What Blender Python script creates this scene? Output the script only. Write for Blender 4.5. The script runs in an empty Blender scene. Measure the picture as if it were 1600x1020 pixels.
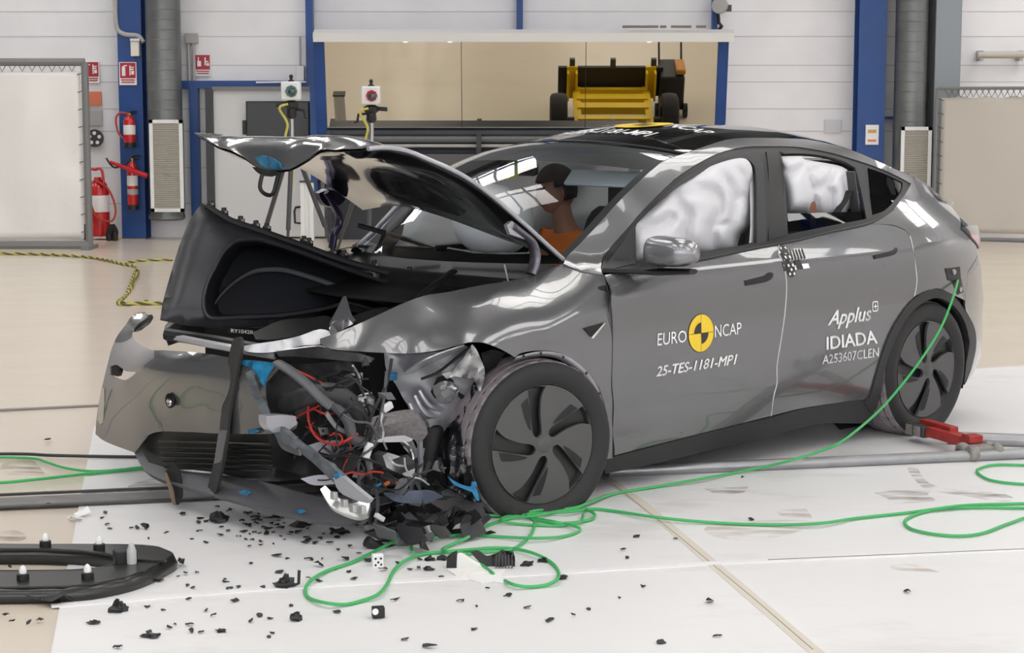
import bpy, bmesh, math, random
from mathutils import Vector, Matrix, geometry, noise
random.seed(7)
sc = bpy.context.scene
COL = sc.collection
PI = math.pi

# ------------------------------------------------------------------ camera
FPX, PITCH, EYE = 2899.335, 0.1182849, 1.69989
cd = bpy.data.cameras.new('camera'); cam = bpy.data.objects.new('camera', cd); COL.objects.link(cam)
cd.sensor_fit = 'HORIZONTAL'; cd.sensor_width = 36.0; cd.lens = 36.0*FPX/1600.0
cd.clip_end = 200
cam.location = (0, 0, EYE); cam.rotation_euler = (PI/2-PITCH, 0, 0)
sc.camera = cam
# ------------------------------------------------------------------ world, lamps, exposure
w = bpy.data.worlds.new('world'); sc.world = w; w.use_nodes = True
w.node_tree.nodes['Background'].inputs[0].default_value = (.80, .86, 1, 1)
w.node_tree.nodes['Background'].inputs[1].default_value = .35
sc.view_settings.view_transform = 'Standard'; sc.view_settings.look = 'None'
sc.view_settings.gamma = 1; sc.view_settings.use_curve_mapping = False
sc.view_settings.exposure = 0.0
HX0, HX1, HY0, HY1, HZ = -15, 15, -9, 24.2, 8.0
# the hall's light comes from rows of four-tube fittings under the ceiling (built with the hall); their strength is set here
LAMP_ES = 5.6
FILL_WINDOW_ES = 3.6     # side light from windows added to the unseen wall behind the camera
LAMPS = [(lx, ly) for lx in (-7.5, -2.5, 2.5, 7.5, 12) for ly in (-6.0, 0.0, 6.0, 12, 18.0)]
LAMPS += [(-12, 20.6), (-6.5, 21.8), (8.5, 21.8), (13, 20.6)]  # extra fittings added to brighten the back wall
LAMP_S = (2.2, 3.2)
# ------------------------------------------------------------------ pixel -> world helpers (points lie on real planes of the hall)
CP, SP = math.cos(PITCH), math.sin(PITCH)
def ray(u): return Vector((u[0]-800, FPX*CP - (u[1]-510)*SP, -FPX*SP - (u[1]-510)*CP))
EYEV = Vector((0, 0, EYE))
def G(u, z=0.0):
    d = ray(u); return EYEV + d*((z-EYE)/d.z)
def V(px, py, Y):
    d = ray((px, py)); return EYEV + d*(Y/d.y)
# ------------------------------------------------------------------ car frame: x rearwards from front axle, y away from camera side, z up
YAW, CCX, CCY = 0.746813083627746, -5.161064325636394, -6.464901173708973
RY = Matrix.Rotation(YAW, 3, 'Z')
CARLOC = RY @ Vector((-CCX, -CCY, 0))
def c2w(v): return RY @ Vector(v) + CARLOC
CEYE = Vector((CCX, CCY, EYE)); RYI = RY.transposed()
def cray(u): return RYI @ ray(u)
def BX(u, x):
    d = cray(u); return CEYE + d*((x-CCX)/d.x)
def BY(u, y):
    d = cray(u); return CEYE + d*((y-CCY)/d.y)
def BZ(u, z):
    d = cray(u); return CEYE + d*((z-EYE)/d.z)
def BP(u, p0, n):
    d = cray(u); return CEYE + d*((Vector(p0)-CEYE).dot(n)/d.dot(n))
def lerp(a, b, t): return a+(b-a)*t
def interp(x, xs, ys):
    if x <= xs[0]: return ys[0]
    for i in range(1, len(xs)):
        if x <= xs[i]: return lerp(ys[i-1], ys[i], (x-xs[i-1])/(xs[i]-xs[i-1]))
    return ys[-1]
ZT = [.05,.15,.25,.35,.5,.65,.8,.9,.97,1.03,1.1,1.2,1.3,1.4,1.5,1.56,1.62,1.8]
HT = [.84,.87,.915,.942,.957,.960,.955,.945,.925,.885,.852,.80,.745,.685,.61,.54,.44,.2]
def _slopes(xs, ys):
    d = [(ys[i+1]-ys[i])/(xs[i+1]-xs[i]) for i in range(len(xs)-1)]
    return [d[0]]+[(d[i-1]*(xs[i+1]-xs[i])+d[i]*(xs[i]-xs[i-1]))/(xs[i+1]-xs[i-1]) for i in range(1, len(xs)-1)]+[d[-1]]
HM = _slopes(ZT, HT)
def hz(z):
    if z <= ZT[0]: return HT[0]
    if z >= ZT[-1]: return HT[-1]
    i = 0
    while ZT[i+1] < z: i += 1
    h = ZT[i+1]-ZT[i]; t = (z-ZT[i])/h
    return HT[i]*(1+2*t)*(1-t)**2+HM[i]*h*t*(1-t)**2+HT[i+1]*t*t*(3-2*t)+HM[i+1]*h*t*t*(t-1)
def sst(x): x = max(0.0, min(1.0, x)); return x*x*(3-2*x)
def hw(x, z):
    h = hz(z)
    if x < .4: h -= .11*((.4-x)/1.2)**2
    if x > 2.8: h -= .17*((x-2.8)/.8)**2
    if z > .90 and x < 1.1: h -= .34*(.5*(1.1-x)**2/.3 if x > .8 else .15+(.8-x))*sst((z-.90)/.16)*sst((1.50-z)/.42)
    if z > 1.0 and x > 1.8: h -= .06*((x-1.8)/1.2)**2*sst((z-1.0)/.25)
    return h
def hn(x, z, e=.004):
    dx = (hw(x+e, z)-hw(x-e, z))/(2*e); dz = (hw(x, z+e)-hw(x, z-e))/(2*e); return Vector((-dx, -1, -dz)).normalized()
def S(u, off=0.0):
    y = -.93
    for i in range(50):
        P = BY(u, y); y = y*.5-.5*(hw(P.x, P.z)+off)
    return BY(u, y)
# ------------------------------------------------------------------ materials
MATS = {}
def mat(name, col, rough=.5, metal=0.0, coat=0.0, spec=.5, trans=0.0, alpha=1.0, emit=None, es=0, noise_amt=0, nscale=8, bump=0, bscale=30, sheen=0):
    if name in MATS: return MATS[name]
    m = bpy.data.materials.new(name); m.use_nodes = True; nt = m.node_tree
    b = nt.nodes['Principled BSDF']; I = b.inputs
    I['Base Color'].default_value = (*col, 1); I['Roughness'].default_value = rough; I['Metallic'].default_value = metal
    I['Coat Weight'].default_value = coat; I['Coat Roughness'].default_value = .03
    I['Specular IOR Level'].default_value = spec; I['Transmission Weight'].default_value = trans; I['Alpha'].default_value = alpha
    if emit: I['Emission Color'].default_value = (*emit, 1); I['Emission Strength'].default_value = es
    if noise_amt or bump:
        tc = nt.nodes.new('ShaderNodeTexCoord')
        if noise_amt:
            n = nt.nodes.new('ShaderNodeTexNoise'); n.inputs['Scale'].default_value = nscale; n.inputs['Detail'].default_value = 6
            nt.links.new(tc.outputs['Object'], n.inputs['Vector'])
            r = nt.nodes.new('ShaderNodeMapRange'); r.inputs['From Min'].default_value = .3; r.inputs['From Max'].default_value = .7
            r.inputs['To Min'].default_value = 1-noise_amt; r.inputs['To Max'].default_value = 1+noise_amt*.5
            nt.links.new(n.outputs['Fac'], r.inputs['Value'])
            mx = nt.nodes.new('ShaderNodeVectorMath'); mx.operation = 'SCALE'; mx.inputs[0].default_value = col
            nt.links.new(r.outputs['Result'], mx.inputs['Scale']); nt.links.new(mx.outputs['Vector'], I['Base Color'])
        if bump:
            n2 = nt.nodes.new('ShaderNodeTexNoise'); n2.inputs['Scale'].default_value = bscale; n2.inputs['Detail'].default_value = 4
            nt.links.new(tc.outputs['Object'], n2.inputs['Vector'])
            bp = nt.nodes.new('ShaderNodeBump'); bp.inputs['Strength'].default_value = bump; bp.inputs['Distance'].default_value = .02
            nt.links.new(n2.outputs['Fac'], bp.inputs['Height']); nt.links.new(bp.outputs['Normal'], I['Normal'])
    MATS[name] = m
    return m
# ------------------------------------------------------------------ mesh builder
LOC = {}     # world location of every parent, so that parts can be written in world (or car) coordinates
def tag(o, label=None, cat=None, group=None, kind=None):
    if label: o['label'] = label
    if cat: o['category'] = cat
    if group: o['group'] = group
    if kind: o['kind'] = kind
    return o
def empty(name, loc, label, cat, group=None, rot=0.0, local=False):
    o = bpy.data.objects.new(name, None); COL.objects.link(o); o.location = loc; o.empty_display_size = .1
    o.rotation_euler = (0, 0, rot)
    LOC[o.name] = Vector((0, 0, 0)) if local else Vector(loc)
    return tag(o, label, cat, group)
class MB:
    def __init__(s): s.v = []; s.f = []
    def add(s, vs, fs):
        k = len(s.v); s.v += [Vector(a) for a in vs]; s.f += [tuple(i+k for i in f) for f in fs]; return s
    def box(s, c, d, rot=None):
        c = Vector(c); M = rot if rot is not None else Matrix.Identity(3)
        vs = [c + M @ Vector((d[0]*x/2, d[1]*y/2, d[2]*z/2)) for z in (-1, 1) for y in (-1, 1) for x in (-1, 1)]
        return s.add(vs, [(0,2,3,1),(4,5,7,6),(0,1,5,4),(2,6,7,3),(0,4,6,2),(1,3,7,5)])
    def box2(s, a, b): return s.box([(a[i]+b[i])/2 for i in range(3)], [abs(b[i]-a[i]) for i in range(3)])
    def tube(s, pts, r, n=8, cap=True, smooth=0, flat=1.0, up=None):
        pts = [Vector(p) for p in pts]
        if smooth: pts = catmull(pts, smooth)
        m = len(pts); rs = r if isinstance(r, (list, tuple)) else None
        vs = []; prev = None
        for i, p in enumerate(pts):
            t = (pts[min(i+1, m-1)]-pts[max(i-1, 0)])
            t = t.normalized() if t.length > 1e-9 else Vector((0, 0, 1))
            if prev is None:
                a = Vector(up) if up is not None else (Vector((0, 0, 1)) if abs(t.z) < .9 else Vector((1, 0, 0)))
            else: a = prev
            a = (a - t*a.dot(t))
            if a.length < 1e-6: a = Vector((1, 0, 0))-t*t.x
            a.normalize(); prev = a; b = t.cross(a)
            rr = interp(i/(m-1), [q/(len(rs)-1) for q in range(len(rs))], rs) if rs else r
            for k in range(n):
                th = 2*PI*k/n; vs.append(p + a*math.cos(th)*rr*flat + b*math.sin(th)*rr)
        fs = [(i*n+k, i*n+(k+1) % n, (i+1)*n+(k+1) % n, (i+1)*n+k) for i in range(m-1) for k in range(n)]
        if cap: fs += [tuple(range(n))[::-1], tuple((m-1)*n+k for k in range(n))]
        return s.add(vs, fs)
    def cyl(s, a, b, r, n=20, r2=None): return s.tube([a, b], [r, r if r2 is None else r2], n)
    def lathe(s, prof, o=(0,0,0), ax=(0,0,1), n=32, ref=None, close=False):
        o = Vector(o); ax = Vector(ax).normalized()
        a = Vector(ref) if ref else (Vector((1,0,0)) if abs(ax.x) < .9 else Vector((0,1,0)))
        a = (a-ax*a.dot(ax)).normalized(); b = ax.cross(a); m = len(prof)
        vs = [o+ax*h+(a*math.cos(2*PI*k/n)+b*math.sin(2*PI*k/n))*r for r, h in prof for k in range(n)]
        fs = [(i*n+k, i*n+(k+1) % n, ((i+1) % m)*n+(k+1) % n, ((i+1) % m)*n+k) for i in range(m if close else m-1) for k in range(n)]
        return s.add(vs, fs)
    def prism(s, poly, d):
        poly = [Vector(p) for p in poly]; d = Vector(d); n = len(poly)
        s.add(poly+[p+d for p in poly], [tuple(range(n))[::-1], tuple(range(n, 2*n))]+[(i, (i+1) % n, (i+1) % n+n, i+n) for i in range(n)]); return s
    def grid(s, rows):
        m = len(rows); n = len(rows[0])
        return s.add([p for r in rows for p in r], [(i*n+j, i*n+j+1, (i+1)*n+j+1, (i+1)*n+j) for i in range(m-1) for j in range(n-1)])
    def build(s, name, m, parent=None, smooth=None, thick=0, bevel=0, sub=0, origin=None, wn=False, toff=0):
        if not isinstance(m, bpy.types.Material): m = MATS[m]
        if parent is not None: off = LOC[parent.name].copy()
        elif origin is not None: off = Vector(origin)
        else:
            xs = [v.x for v in s.v]; ys = [v.y for v in s.v]; zs = [v.z for v in s.v]
            off = Vector(((min(xs)+max(xs))/2, (min(ys)+max(ys))/2, min(zs)))
        me = bpy.data.meshes.new(name); me.from_pydata([v-off for v in s.v], [], s.f); me.materials.append(m)
        o = bpy.data.objects.new(name, me); COL.objects.link(o)
        if parent is not None: o.parent = parent; LOC[o.name] = off
        else: o.location = off; LOC[o.name] = off
        bm = bmesh.new(); bm.from_mesh(me); bmesh.ops.remove_doubles(bm, verts=bm.verts, dist=1e-5)
        bmesh.ops.recalc_face_normals(bm, faces=bm.faces); bm.to_mesh(me); bm.free()
        if thick:
            md = o.modifiers.new('t', 'SOLIDIFY'); md.thickness = thick; md.offset = toff
        if bevel:
            md = o.modifiers.new('b', 'BEVEL'); md.width = bevel; md.segments = 2; md.limit_method = 'ANGLE'
        if sub:
            md = o.modifiers.new('s', 'SUBSURF'); md.levels = sub; md.render_levels = sub
        if smooth is None: smooth = 40
        if smooth:
            me.polygons.foreach_set('use_smooth', [True]*len(me.polygons))
            try: me.set_sharp_from_angle(angle=math.radians(smooth))
            except Exception: pass
        return o
def skin(name, vs, T, m, parent=None, thick=.01, N=None, toff=-1, smooth=60):
    """a sheet with real thickness: outer face, inner face and a rim, crisp at the rim; N = outer normals"""
    if not isinstance(m, bpy.types.Material): m = MATS[m]
    vs = [Vector(v) for v in vs]; n = len(vs)
    fn = []
    for f in T: fn.append((vs[f[1]]-vs[f[0]]).cross(vs[f[2]]-vs[f[0]]))
    VN = [Vector((0, 0, 0)) for _ in vs]
    for f, q in zip(T, fn):
        for i in f: VN[i] += q
    if N:
        if sum(a.dot(b) for a, b in zip(VN, N)) < 0: T = [t[::-1] for t in T]
        VN = N
    VN = [q.normalized() if q.length > 1e-12 else Vector((0, 0, 1)) for q in VN]
    off = LOC[parent.name].copy() if parent is not None else sum(vs, Vector((0, 0, 0)))/n
    ed = {}
    for f in T:
        for i in range(len(f)): a_, b_ = f[i], f[(i+1) % len(f)]; ed.setdefault((min(a_, b_), max(a_, b_)), []).append((a_, b_))
    rim = [e[0] for e in ed.values() if len(e) == 1]
    k0, k1 = (0, -thick) if toff == -1 else (thick/2, -thick/2)
    V2 = [v+q*k0-off for v, q in zip(vs, VN)]+[v+q*k1-off for v, q in zip(vs, VN)]
    F = [tuple(f) for f in T]+[tuple(i+n for i in f[::-1]) for f in T]+[(b_, a_, a_+n, b_+n) for a_, b_ in rim]
    me = bpy.data.meshes.new(name); me.from_pydata(V2, [], F); me.materials.append(m)
    me.polygons.foreach_set('use_smooth', [True]*len(me.polygons)); me.update()
    rs = set()
    for a_, b_ in rim: rs.add((min(a_, b_), max(a_, b_))); rs.add((min(a_, b_)+n, max(a_, b_)+n))
    try: me.set_sharp_from_angle(angle=math.radians(smooth))
    except Exception: pass
    at = me.attributes.get('sharp_edge') or me.attributes.new('sharp_edge', 'BOOLEAN', 'EDGE')
    for e in me.edges:
        if (min(e.vertices), max(e.vertices)) in rs or N is None and at.data[e.index].value: at.data[e.index].value = True
        elif N is not None: at.data[e.index].value = False
    if N is not None:
        LN = []; nf = len(T)
        for p in me.polygons:
            for i in p.vertices: LN.append(tuple(VN[i]) if p.index < nf else tuple(-VN[i-n]) if p.index < 2*nf else tuple(p.normal))
        me.normals_split_custom_set(LN)
    o = bpy.data.objects.new(name, me); COL.objects.link(o); LOC[o.name] = off
    if parent is not None: o.parent = parent
    else: o.location = off
    return o
def catmull(p, k, closed=False):
    n = len(p); out = []
    for i in range(n if closed else n-1):
        if closed: a, b, c, d = p[(i-1) % n], p[i], p[(i+1) % n], p[(i+2) % n]
        else: a, b, c, d = p[max(i-1, 0)], p[i], p[i+1], p[min(i+2, n-1)]
        for j in range(k):
            t = j/k; out.append((b*2+(c-a)*t+(a*2-b*5+c*4-d)*t*t+(b*3-a-c*3+d)*t*t*t)*.5)
    if not closed: out.append(p[-1])
    return out
def loft(cols, ku=4, kv=4):
    """smooth grid through rows of control points"""
    rows = [catmull([Vector(q) for q in r], kv) for r in cols]
    n = len(rows[0]); cc = [catmull([r[j] for r in rows], ku) for j in range(n)]
    return [[cc[j][i] for j in range(n)] for i in range(len(cc[0]))]
def inside(p, poly):
    x, y = p; r = False; j = len(poly)-1
    for i in range(len(poly)):
        a, b = poly[i], poly[j]
        if (a[1] > y) != (b[1] > y) and x < (b[0]-a[0])*(y-a[1])/(b[1]-a[1])+a[0]: r = not r
        j = i
    return r
def smooth_poly(P, k=3, ang=42):
    """round a closed outline through its points, keeping its corners"""
    P = [Vector(p) for p in P]; n = len(P); out = []
    def corner(i):
        a = (P[i]-P[i-1]); b = (P[(i+1) % n]-P[i])
        return a.length < 1e-6 or b.length < 1e-6 or a.angle(b) > math.radians(ang)
    C = [corner(i) for i in range(n)]
    for i in range(n):
        b, c = P[i], P[(i+1) % n]
        a = b*2-c if C[i] else P[i-1]; d = c*2-b if C[(i+1) % n] else P[(i+2) % n]
        for j in range(k):
            t = j/k; out.append((b*2+(c-a)*t+(a*2-b*5+c*4-d)*t*t+(b*3-a-c*3+d)*t*t*t)*.5)
    return out
def inset(P, d):
    n = len(P); A = sum(P[i][0]*P[(i+1) % n][1]-P[(i+1) % n][0]*P[i][1] for i in range(n)); sg = 1 if A > 0 else -1
    out = []
    for i in range(n):
        a = (P[i]-P[i-1]); b = (P[(i+1) % n]-P[i])
        na = Vector((-a.y, a.x)).normalized() if a.length > 1e-9 else Vector((0, 0)); nb = Vector((-b.y, b.x)).normalized() if b.length > 1e-9 else na
        q = na+nb
        if q.length < .3: q = na
        out.append(P[i]+q.normalized()*d*sg)
    return out
def cdt(outer, holes=(), step=.05):
    """triangulate an outline with holes and an even inner grid -> verts2d, tris"""
    pts = list(outer); edges = [(i, (i+1) % len(outer)) for i in range(len(outer))]
    for h in holes:
        k = len(pts); pts += list(h); edges += [(k+i, k+(i+1) % len(h)) for i in range(len(h))]
    xs = [p[0] for p in outer]; ys = [p[1] for p in outer]; bd = list(pts)
    x = min(xs)+step*.5
    while x < max(xs):
        y = min(ys)+step*.5
        while y < max(ys):
            if inside((x, y), outer) and not any(inside((x, y), h) for h in holes) and all((q[0]-x)**2+(q[1]-y)**2 > (step*.35)**2 for q in bd):
                pts.append(Vector((x, y)))
            y += step
        x += step
    vs, es, fs, _, _, _ = geometry.delaunay_2d_cdt([Vector((p[0], p[1])) for p in pts], edges, [], 0, 1e-7)
    T = []
    for f in fs:
        c = sum((vs[i] for i in f), Vector((0, 0)))/len(f)
        if inside(c, outer) and not any(inside(c, h) for h in holes): T.append(tuple(f))
    return vs, T
# ================================================================== materials of the hall
mat('wall_paint', (.86, .85, .87), .6, noise_amt=.05, nscale=2)
mat('white_metal', (.78, .78, .77), .35)
mat('blue_steel', (.010, .062, .25), .4, noise_amt=.15, nscale=3)
mat('galvanised', (.20, .21, .21), .45, .6, noise_amt=.2, nscale=3)
mat('grey_sheet', (.25, .27, .29), .45, .5)
mat('grille_tan', (.46, .43, .37), .6)
mat('sign_red', (.42, .012, .03), .35)
mat('sign_white', (.85, .83, .83), .5)
mat('sign_orange', (.72, .20, .11), .5)
mat('sign_grey', (.42, .41, .40), .6)
mat('red_paint', (.55, .008, .012), .25, coat=.6)
mat('black_plastic', (.012, .012, .013), .45)
mat('black_gloss', (.008, .008, .010), .12, coat=.5)
mat('black_rubber', (.016, .016, .017), .7)
mat('dark_grey', (.05, .05, .055), .5)
mat('steel', (.45, .45, .46), .3, 1.0)
mat('brass', (.6, .42, .12), .35, .9)
mat('curtain_white', (.86, .84, .82), .22, bump=.9, bscale=1.6)
mat('curtain_beige', (.58, .54, .48), .6, bump=.2, bscale=2)
mat('frame_grey', (.20, .20, .20), .5)
mat('door_white', (.66, .66, .66), .45)
mat('mirror_glass', (.68, .63, .53), .015, 1.0)
mat('yellow_paint', (.88, .60, .02), .4)
mat('dark_bench', (.018, .020, .028), .3)
mat('yellow_rope', (.52, .48, .10), .7)
mat('lens_glass', (.01, .05, .05), .05, coat=1)
mat('lens_red', (.35, .01, .015), .1, coat=1)
mat('lamp_glow', (1, 1, 1), .5, emit=(1, .98, .94), es=LAMP_ES)
mat('hose_red', (.45, .04, .02), .4)
mat('ceiling_grey', (.10, .105, .115), .7)
mat('wood_yellow', (.60, .40, .12), .6)
mat('ink_black', (.01, .01, .01), .6)
WALLY = HY1
def struct(o): o['kind'] = 'structure'; return o
# ---- floor material: cream epoxy with wiped marks
def floor_mat(name, base, dark, streak, rough, gain):
    m = bpy.data.materials.new(name); m.use_nodes = True; nt = m.node_tree; L = nt.links; N = nt.nodes
    b = N['Principled BSDF']; tc = N.new('ShaderNodeTexCoord')
    mp = N.new('ShaderNodeMapping'); mp.inputs['Scale'].default_value = (.5, 1.3, 1); mp.inputs['Rotation'].default_value = (0, 0, math.radians(8))
    L.new(tc.outputs['Object'], mp.inputs['Vector'])
    n1 = N.new('ShaderNodeTexNoise'); n1.inputs['Scale'].default_value = 2.2; n1.inputs['Detail'].default_value = 9; n1.inputs['Roughness'].default_value = .65
    L.new(mp.outputs['Vector'], n1.inputs['Vector'])
    n2 = N.new('ShaderNodeTexNoise'); n2.inputs['Scale'].default_value = .55; n2.inputs['Detail'].default_value = 3
    L.new(tc.outputs['Object'], n2.inputs['Vector'])
    mu = N.new('ShaderNodeMath'); mu.operation = 'MULTIPLY'
    r1 = N.new('ShaderNodeMapRange'); r1.inputs['From Min'].default_value = .52; r1.inputs['From Max'].default_value = .74
    r2 = N.new('ShaderNodeMapRange'); r2.inputs['From Min'].default_value = .42; r2.inputs['From Max'].default_value = .66
    L.new(n1.outputs['Fac'], r1.inputs['Value']); L.new(n2.outputs['Fac'], r2.inputs['Value'])
    L.new(r1.outputs['Result'], mu.inputs[0]); L.new(r2.outputs['Result'], mu.inputs[1])
    mu2 = N.new('ShaderNodeMath'); mu2.operation = 'MULTIPLY'; mu2.inputs[1].default_value = gain; L.new(mu.outputs[0], mu2.inputs[0])
    n3 = N.new('ShaderNodeTexNoise'); n3.inputs['Scale'].default_value = 1.1; n3.inputs['Detail'].default_value = 5
    L.new(mp.outputs['Vector'], n3.inputs['Vector'])
    mx0 = N.new('ShaderNodeMix'); mx0.data_type = 'RGBA'; mx0.inputs['A'].default_value = (*base, 1); mx0.inputs['B'].default_value = (*dark, 1)
    L.new(n3.outputs['Fac'], mx0.inputs['Factor'])
    mx = N.new('ShaderNodeMix'); mx.data_type = 'RGBA'; L.new(mx0.outputs['Result'], mx.inputs['A']); mx.inputs['B'].default_value = (*streak, 1)
    L.new(mu2.outputs[0], mx.inputs['Factor']); L.new(mx.outputs['Result'], b.inputs['Base Color'])
    r3 = N.new('ShaderNodeMapRange'); r3.inputs['To Min'].default_value = rough; r3.inputs['To Max'].default_value = rough+.12
    L.new(n1.outputs['Fac'], r3.inputs['Value']); L.new(r3.outputs['Result'], b.inputs['Roughness'])
    MATS[name] = m; return m
floor_mat('floor_cream', (.72, .635, .53), (.67, .59, .49), (.52, .46, .40), .16, .22)
floor_mat('floor_white', (.84, .83, .84), (.80, .79, .79), (.40, .34, .28), .28, .6)
# ---- shell
struct(MB().box2((HX0, HY0, -.2), (HX1, HY1, 0)).build('floor', 'floor_cream'))
struct(MB().box2((HX0, HY1, 0), (HX1, HY1+.2, 4.4)).build('wall_back', 'wall_paint'))
struct(MB().box2((HX0, HY1, 4.4), (HX1, HY1+.2, HZ)).build('wall_back', mat('wall_upper', (.12, .125, .135), .7)))  # unseen upper part coloured dark so the glass roof reflects black
struct(MB().box2((HX0-.2, HY0, 0), (HX0, HY1, HZ)).build('wall_left', mat('wall_dark', (.13, .14, .16), .6)))
struct(MB().box2((HX1, HY0, 0), (HX1+.2, HY1, HZ)).build('wall_right', 'wall_paint'))
struct(MB().box2((HX0, HY0-.2, 0), (HX1, HY0, HZ)).build('wall_front', mat('wall_dark', (.13, .14, .16), .6)))
struct(MB().box2((HX0, HY0, HZ), (HX1, HY1, HZ+.2)).build('ceiling', 'ceiling_grey'))
mat('window_glow', (1, 1, 1), .5, emit=(.93, .96, 1), es=FILL_WINDOW_ES)
for k in range(5):
    x_ = -12+k*6.0
    o = struct(MB().box2((x_-2.5, HY0-.01, 2.2), (x_+2.5, HY0+.02, 6.8)).build('window_%d' % (k+1), 'window_glow', smooth=0))
    b = MB(); b.box2((x_-2.6, HY0, 2.1), (x_+2.6, HY0+.06, 2.2)).box2((x_-2.6, HY0, 6.8), (x_+2.6, HY0+.06, 6.9))
    for q in range(5): b.box2((x_-2.6+q*1.27, HY0, 2.1), (x_-2.48+q*1.27, HY0+.06, 6.9))
    b.build('window_frame', 'frame_grey', o)
# sandwich-panel joints on the back wall: thin grey strips
for py in (18, 57, 102, 128, 170, 205, 262, 318):
    z = V(800, py, WALLY).z
    struct(MB().box2((HX0, HY1-.004, z-.006), (HX1, HY1, z+.006)).build('trim_1', mat('joint_grey', (.60, .59, .61), .7)))
# roof beams and lamp fittings overhead
for k, y in enumerate((-6.5, 0, 6.3, 12.7, 18.8)):
    b = MB(); b.box2((HX0, y-.12, HZ-.55), (HX1, y+.12, HZ-.5)); b.box2((HX0, y-.12, HZ-.05), (HX1, y+.12, HZ)); b.box2((HX0, y-.02, HZ-.55), (HX1, y+.02, HZ))
    struct(b.build('trim_2', 'blue_steel'))
for k, (lx, ly) in enumerate(LAMPS):
    t = empty('ceiling_light', (lx, ly, HZ-.3), 'long white hall light hanging under the ceiling', 'light', 'hall lights')
    MB().box2((lx-LAMP_S[0]/2-.06, ly-LAMP_S[1]/2-.06, HZ-.28), (lx+LAMP_S[0]/2+.06, ly+LAMP_S[1]/2+.06, HZ)).build('housing', 'dark_grey', t)
    for k in range(4): MB().box2((lx-LAMP_S[0]/2+.04+k*.56, ly-LAMP_S[1]/2, HZ-.32), (lx-LAMP_S[0]/2+.50+k*.56, ly+LAMP_S[1]/2, HZ-.281)).build('light_tube', 'lamp_glow', t, smooth=0)
# ---- white painted test slab, joints and the crash track
def gpoly(pts, z0, z1, name, m, kind='structure'):
    P = [G(p) for p in pts]; b = MB(); b.prism([(p.x, p.y, z0) for p in P], (0, 0, z1-z0)); o = b.build(name, m, smooth=0)
    if kind: o['kind'] = kind
    return o
LA, LB = G((147, 668)), G((80, 1020)); d = (LB-LA).normalized(); LC = LB+d*6
RA = G((1600, 572)); far = RA+(RA-LA).normalized()*8
b = MB(); b.prism([(LA.x, LA.y, 0), (LC.x, LC.y, 0), (12, LC.y, 0), (far.x, far.y, 0)], (0, 0, .006))
struct(b.build('floor', 'floor_white', smooth=0))
mat('joint_cream', (.66, .61, .53), .6); mat('rail_dark', (.06, .058, .06), .45, .3, noise_amt=.4, nscale=9); mat('rail_grey', (.22, .21, .205), .55, noise_amt=.3, nscale=7)
mat('pipe_steel', (.36, .36, .37), .38, .7, noise_amt=.12, nscale=9); mat('joint_dark', (.10, .09, .085), .7)
def strip(pts, wd, z0, z1, m, name='trim_3'):
    P = [G(p) for p in pts]; b = MB(); L_, R_ = [], []
    for i, p in enumerate(P):
        t = (P[min(i+1, len(P)-1)]-P[max(i-1, 0)]).normalized(); n = Vector((-t.y, t.x, 0))
        L_.append(p+n*wd/2); R_.append(p-n*wd/2)
    top = L_+R_[::-1]; b.prism([(q.x, q.y, z0) for q in top], (0, 0, z1-z0)); return struct(b.build(name, m, smooth=0))
strip([(930, 737), (1005, 790), (1110, 880), (1290, 1035)], .05, .006, .0075, 'joint_cream')
strip([(960, 760), (1060, 840), (1180, 940), (1270, 1018)], .004, .0075, .0085, mat('joint_crack', (.34, .30, .27), .7))
strip([(80, 950), (420, 922), (800, 901), (1110, 883), (1600, 860), (2300, 827)], .045, .006, .009, mat('slab_white', (.82, .81, .82), .5))
strip([(1200, 878), (1600, 861), (2300, 828)], .006, .009, .010, 'joint_dark')
# the long rail let into the floor: from the left edge under the car to the right
def along(pa, pb, n=2): return [(lerp(pa[0], pb[0], k/(n-1)), lerp(pa[1], pb[1], k/(n-1))) for k in range(n)]
strip([(-700, 818), (620, 762)], .20, .006, .010, 'rail_grey'); strip([(-700, 809), (620, 751)], .022, .010, .02, 'rail_dark'); strip([(-700, 827), (620, 771)], .035, .010, .018, 'rail_dark')
strip([(950, 742), (2300, 685)], .05, .006, .016, 'rail_dark')
o = MB(); o.cyl(G((950, 737), .03), G((2300, 678), .03), .028, 12); struct(o.build('trim_4', 'pipe_steel'))
strip([(-700, 676), (330, 626)], .05, .0, .008, mat('groove', (.24, .21, .20), .6))
# wiped stains and tyre marks on the slab
def stain_mat(name, col, amount):
    m = mat(name, col, .5); nt = m.node_tree; N = nt.nodes; L = nt.links; tc = N.new('ShaderNodeTexCoord')
    mp = N.new('ShaderNodeMapping'); mp.inputs['Scale'].default_value = (1.6, 6, 1); L.new(tc.outputs['Object'], mp.inputs['Vector'])
    n = N.new('ShaderNodeTexNoise'); n.inputs['Scale'].default_value = 2.5; n.inputs['Detail'].default_value = 8; L.new(mp.outputs['Vector'], n.inputs['Vector'])
    r = N.new('ShaderNodeMapRange'); r.inputs['From Min'].default_value = .40; r.inputs['From Max'].default_value = .72; r.inputs['To Max'].default_value = amount
    L.new(n.outputs['Fac'], r.inputs['Value']); L.new(r.outputs['Result'], N['Principled BSDF'].inputs['Alpha'])
stain_mat('stain', (.26, .21, .18), .62); stain_mat('stain_light', (.50, .36, .24), .45)
def stain(pts, m, z=.0072):
    P = smooth_poly([G(p).xy for p in pts], 4, 80)
    b = MB(); vs, T = cdt(P, step=.15); b.add([(p.x, p.y, z) for p in vs], T); o = b.build('trim_5', m, smooth=0); struct(o)
stain([(1418, 733), (1432, 731), (1452, 757), (1500, 768), (1560, 772), (1585, 782), (1560, 786), (1500, 776), (1450, 768), (1428, 750)], 'stain')
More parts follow.
